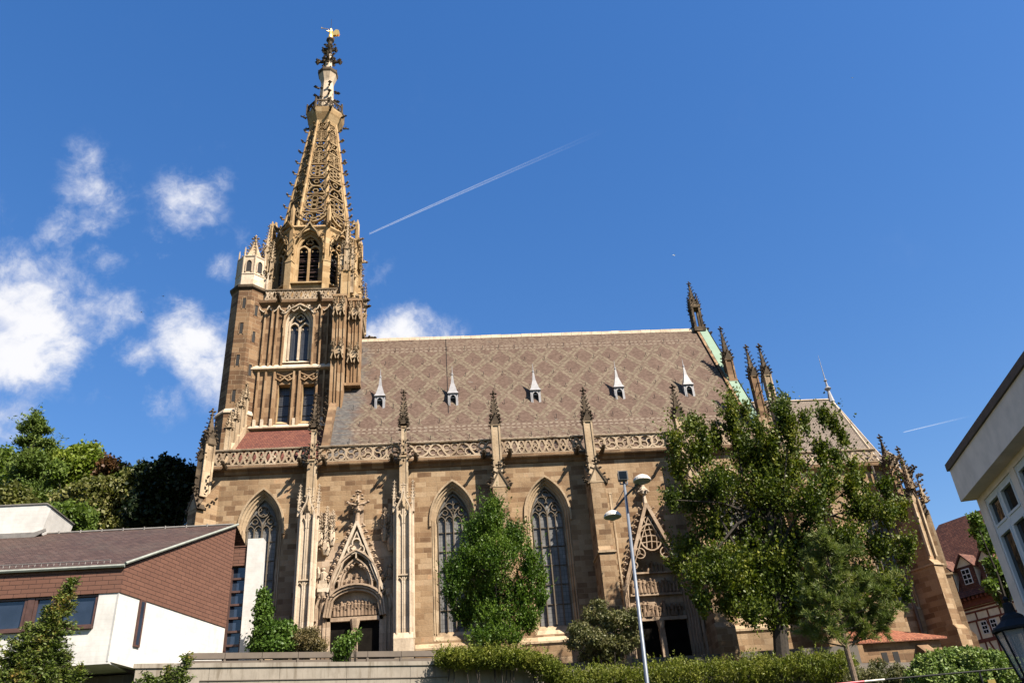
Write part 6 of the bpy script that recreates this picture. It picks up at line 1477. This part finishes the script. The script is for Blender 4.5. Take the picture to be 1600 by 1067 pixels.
hedge('dark_groundcover_bush', 'low dark bush between the pine trunk and the rounded bush', pxblobs(IV, 44, .4, 1.), 'viburnum_leaf', 1700, 10, .07, .12, cat='bush')
# yew at the lower left, with a second shoot in front of the wall
def yew(name, label, px0, tips, y, nspr, seed):
    random.seed(seed); t = thing(name, (at(px0, 1067, y).x, y, gh(0, y)), label, 'conifer'); m = MB(); b0 = at(px0, 1150, y); C = []; D = []
    b0 = Vector((b0.x, y, gh(0, y)))
    for (px, py, dy, ns) in tips:
        e = at(px, py, y+dy); st = Vector((b0.x+(e.x-b0.x)*.25, y, max(b0.z, e.z-2.8))); mid = st.lerp(e, .55)+Vector((random.uniform(-.08, .08), 0, -.05)); m.tube([b0, st, mid, e], [.06, .04, .022, .008], 5)
        for k in range(ns):
            tt_ = random.uniform(.15, 1.0)**.8; p = mid.lerp(e, (tt_-.4)/.6) if tt_ > .4 else st.lerp(mid, tt_/.4)
            L = (.62*(1.08-tt_)+.10)*random.uniform(.6, 1.2); a = random.uniform(0, 2*pi); d = Vector((cos(a), sin(a)*.8, random.uniform(-.1, .6))).normalized(); q = p+d*L*.9; q2 = q+Vector((d.x*.1, 0, -.10*L)); m.tube([p, q, q2], [.008, .006, .003], 4)
            for j in range(int(44*L/.5)+8):
                u_ = random.random(); c = p.lerp(q, u_)+Vector((random.gauss(0, .045), random.gauss(0, .045), random.gauss(-.01, .03))); C.append(c); dd = d+Vector((random.gauss(0, .6), random.gauss(0, .6), random.gauss(0, .35))); D.append(dd)
    m.build('branches', 'bark', t); leafmesh('sprays', 'yew_leaf', [tuple(c) for c in C], .085, .42, 0, t, [tuple(d) for d in D], .2)
yew('yew_conifer', 'ragged sunlit yew conifer in front of the white hall', 40, [(113, 905, 0, 130), (75, 950, .2, 120), (45, 975, -.2, 120), (20, 1000, .1, 110), (95, 985, -.1, 110), (60, 1010, .4, 120), (5, 1030, 0, 90), (105, 1020, .3, 110), (85, 1045, -.3, 110), (40, 1050, -.4, 120), (15, 1060, .3, 90), (130, 1035, 0, 60), (-10, 990, 0, 60), (70, 975, .5, 80)], 22, 1, 3)
yew('yew_shoot', 'small yew shoots poking up before the left end of the retaining wall', 262, [(292, 1023, 0, 70), (262, 1040, .1, 80), (228, 1052, -.1, 70), (212, 1060, 0, 50), (280, 1045, .2, 60), (245, 1060, 0, 70)], 22, 1, 8)

# ------------------------------------------------------------ trees on the hill behind
HG = 'trees on the hill behind the parish hall'
def fartree(name, label, L, y, mat, nc, per, spread, size, seed, **kw):
    bl = pxblobs(L, y, 2.0, 1.); bx0 = sum(b[0] for b in bl)/len(bl); t = thing(name, (bx0, y, gh(bx0, y)), label, 'tree', HG if y > 60 else None)
    m = MB(); top_ = max(b[2] for b in bl); limbs(m, Vector((bx0, y, gh(bx0, y))), Vector((bx0, y, top_-.2*(top_-gh(bx0, y)))), .4, bl, 20, .4, seed); m.build('trunk', 'bark', t)
    P, D = blobpts(bl, nc, per, spread, .5, kw.get('shoot')); leafmesh('crown', mat, P, size, kw.get('aspect', .7), .2, t, D if kw.get('shoot') else None, .9)
random.seed(77)
fartree('conifer_tree', 'tallest pale green conifer with a pointed open top above the white roof box', [(55, 656, 2, 12, 0, 1.5), (50, 664, 8, 2, 0, 1.6), (62, 660, 6, 2, 0, 1.6), (40, 670, 8, 2, 0, 1.5), (68, 672, 8, 2, 0, 1.5), (54, 682, 5, 8, 0, 1.5), (36, 690, 11, 2, 0, 1.8), (73, 692, 10, 2, 0, 1.8), (54, 698, 9, 8), (52, 715, 18, 10), (50, 725, 26, 18), (45, 750, 30, 24), (55, 780, 32, 26), (40, 800, 34, 24)], 96, 'far_conifer_leaf', 2900, 14, .2, .42, 2, shoot=(1.1, .3, 1.2), aspect=.35)
fartree('broadleaf_tree', 'pale green tree at the far left edge beside the conifer', [(5, 720, 14, 18), (-5, 745, 20, 26), (12, 770, 16, 22), (0, 800, 24, 24)], 100, 'far_green_leaf', 900, 14, .4, .5, 3)
fartree('lime_tree', 'sunlit yellow-green tree just right of the conifer', [(120, 712, 12, 10), (140, 708, 12, 10), (105, 725, 14, 14), (130, 730, 22, 18), (95, 745, 16, 22), (152, 722, 8, 9), (125, 755, 28, 20), (82, 715, 8, 14)], 98, 'far_lime_leaf', 1700, 13, .4, .48, 4)
fartree('copper_tree', 'thin reddish brown treetop between the lime tree and the dark tree', [(170, 728, 14, 8), (182, 735, 14, 10), (160, 745, 12, 10), (185, 750, 12, 12)], 96, 'copper_leaf', 520, 12, .35, .42, 5)
fartree('olive_tree', 'olive tree with pale blossom tips left of the dark tree', [(160, 770, 34, 20), (185, 780, 28, 26), (130, 775, 26, 18), (200, 760, 14, 18), (150, 800, 34, 20), (205, 750, 8, 14), (180, 810, 34, 20), (100, 790, 20, 20)], 88, 'far_olive_leaf', 2400, 13, .34, .42, 6)
fartree('pale_tree', 'pale green slender tree crown peeping above the olive tree', [(212, 745, 8, 12), (196, 748, 12, 14), (90, 735, 10, 14), (208, 765, 10, 12)], 94, 'far_green_leaf', 420, 12, .35, .4, 8)
fartree('dark_tree', 'almost black broadleaf tree left of the church corner', [(228, 738, 12, 12), (262, 730, 16, 12), (245, 750, 22, 16), (288, 745, 16, 14), (270, 765, 32, 22), (235, 780, 26, 24), (290, 785, 20, 26), (255, 805, 36, 20), (215, 800, 18, 18), (300, 760, 10, 16), (318, 775, 14, 20)], 84, 'far_dark_leaf', 3000, 14, .34, .45, 7)
fartree('round_tree', 'small fresh green bushy tree behind the white roof box', [(110, 805, 24, 16), (95, 815, 20, 14), (130, 812, 18, 16), (112, 825, 28, 14), (90, 800, 10, 8)], 78, 'far_green_leaf', 1100, 13, .28, .36, 9)
fartree('hillside_tree', 'deep green tree low behind the hall ridge, between olive and dark trees', [(180, 825, 50, 18), (230, 825, 50, 16), (60, 820, 60, 20), (20, 790, 30, 30)], 90, 'far_olive_leaf', 1500, 13, .4, .48, 10)
fartree('plane_tree', 'leafy tree peeping out behind the office block', [(1524, 812, 8, 12), (1530, 830, 12, 10), (1545, 850, 12, 14), (1552, 885, 11, 18), (1548, 915, 7, 10), (1565, 930, 8, 16), (1575, 900, 16, 30)], 58, 'far_green_leaf', 620, 12, .15, .24, 11)

# ------------------------------------------------------------ handrail, birds, vapour trails
r0, r1 = at(1330, 1066, 30), at(1640, 1038, 30); hr_ = thing('handrail', (r0.x, 30, gh(0, 30)), 'thin dark steel handrail crossing before the rounded bush', 'handrail')
m = MB(); m.tube([at(1382, 1061, 30), r1], .03, 6)
for px in (1530, 1610): p = at(px, 1049-(px-1530)*.09, 30); m.tube([p, (p.x, p.y, gh(0, 30)-.1)], .03, 6)
m.build('rail', 'iron', hr_)
m = MB(); m.tube([at(1300, 1069, 30), at(1350, 1064, 30)], .035, 6); m.build('barrier_end_red', 'rail_red', hr_)
m = MB(); m.tube([at(1350.5, 1064, 30), at(1382, 1061, 30)], .035, 6); m.build('barrier_end_white', 'lamp_white', hr_)
p = at(1549, 1062, 30.05); m = MB(); m.box(Fr((p.x, p.y, 0)), -.14, .14, -.02, .0, p.z-.2, p.z+.02); m.build('yellow_plate', 'sign_yellow', hr_)
def bird(px, py, y, s, label, mat='bird_dark', rot=0.):
    p = at(px, py, y); m = MB(); u_ = Vector((cos(rot), sin(rot), .15)).normalized(); v_ = Vector((-sin(rot), cos(rot), .3)).normalized()
    m.tube([p-u_*s*.5, p-u_*s*.3, p, p+u_*s*.3, p+u_*s*.42], [s*.02, s*.08, s*.11, s*.07, s*.02], 6)
    for q in (-1, 1):
        a, b = p+u_*s*.12, p-u_*s*.12; mid = p+v_*q*s*.45+Vector((0, 0, s*.22)); tip = p+v_*q*s*.9-u_*s*.15+Vector((0, 0, s*.1))
        m.add([a, b, mid-u_*s*.1, mid+u_*s*.1, tip, a+Vector((0, 0, s*.03)), b+Vector((0, 0, s*.03)), mid-u_*s*.1+Vector((0, 0, s*.02)), mid+u_*s*.1+Vector((0, 0, s*.02))], [(0, 1, 2, 3), (3, 2, 4), (5, 6, 7, 8), (8, 7, 4), (0, 3, 8, 5), (1, 2, 7, 6)])
    m.add([p-u_*s*.35, p-u_*s*.62+v_*s*.12, p-u_*s*.62-v_*s*.12, p-u_*s*.36+Vector((0, 0, s*.04))], [(0, 1, 2), (3, 1, 2)])
    o = m.build('bird', mat); tag(o, label, 'bird', 'birds in the sky')
bird(150, 689, 90, .62, 'dark bird flying above the left treetops', rot=.3)
bird(255, 463, 120, .45, 'tiny dark bird against the cloud, left of the tower', rot=1.)
bird(221, 488, 120, .38, 'smallest dark bird lower left in the white cloud', rot=.2)
bird(1053, 399, 150, .75, 'pale bird high above the tiled roof', 'bird_pale', .5)
bird(1332, 122, 160, .55, 'pale speck of a bird high in the blue at upper right', 'bird_pale', .9)
def trail(pts, w0, w1, y, label):
    m = MB(); n = len(pts); P = []; 
    me = bpy.data.meshes.new('vapour_trail'); V = []; F = []; UV = []
    for i, (px, py) in enumerate(pts):
        t = i/(n-1); c = at(px, py, y); c2 = at(px+1, py, y); mpp = (c2-c).length; w_ = (w0+(w1-w0)*t)*mpp/2
        for k in range(8): a = k*pi/4; V.append((c.x, c.y+w_*cos(a), c.z+w_*sin(a)))
    for i in range(n-1):
        for k in range(8):
            k2 = (k+1) % 8; F.append((i*8+k, i*8+k2, (i+1)*8+k2, (i+1)*8+k))
            v0, v1 = .5+.5*sin(k*pi/4), .5+.5*sin(k2*pi/4); UV += [(i/(n-1), v0), (i/(n-1), v1), ((i+1)/(n-1), v1), ((i+1)/(n-1), v0)]
    me.from_pydata(V, [], F); uv = me.uv_layers.new(name='UVMap'); uv.data.foreach_set('uv', [c for q in UV for c in q])
    me.materials.append(MATS['vapour']); me.polygons.foreach_set('use_smooth', [True]*len(F)); o = bpy.data.objects.new('vapour_trail', me); COL.objects.link(o); o.visible_shadow = True; tag(o, label, 'vapour trail', 'vapour trails')
trail([(577+i*19.6, 365.5-i*8.6-(.12*i*(20-i)*.1)) for i in range(21)], 2.4, 9, 4000, 'long white vapour trail slanting up across the blue from beside the spire')
trail([(1412+i*12, 675-i*2.9) for i in range(11)], 1.4, 3.2, 5000, 'short thin vapour trail low in the sky beside the office roof')
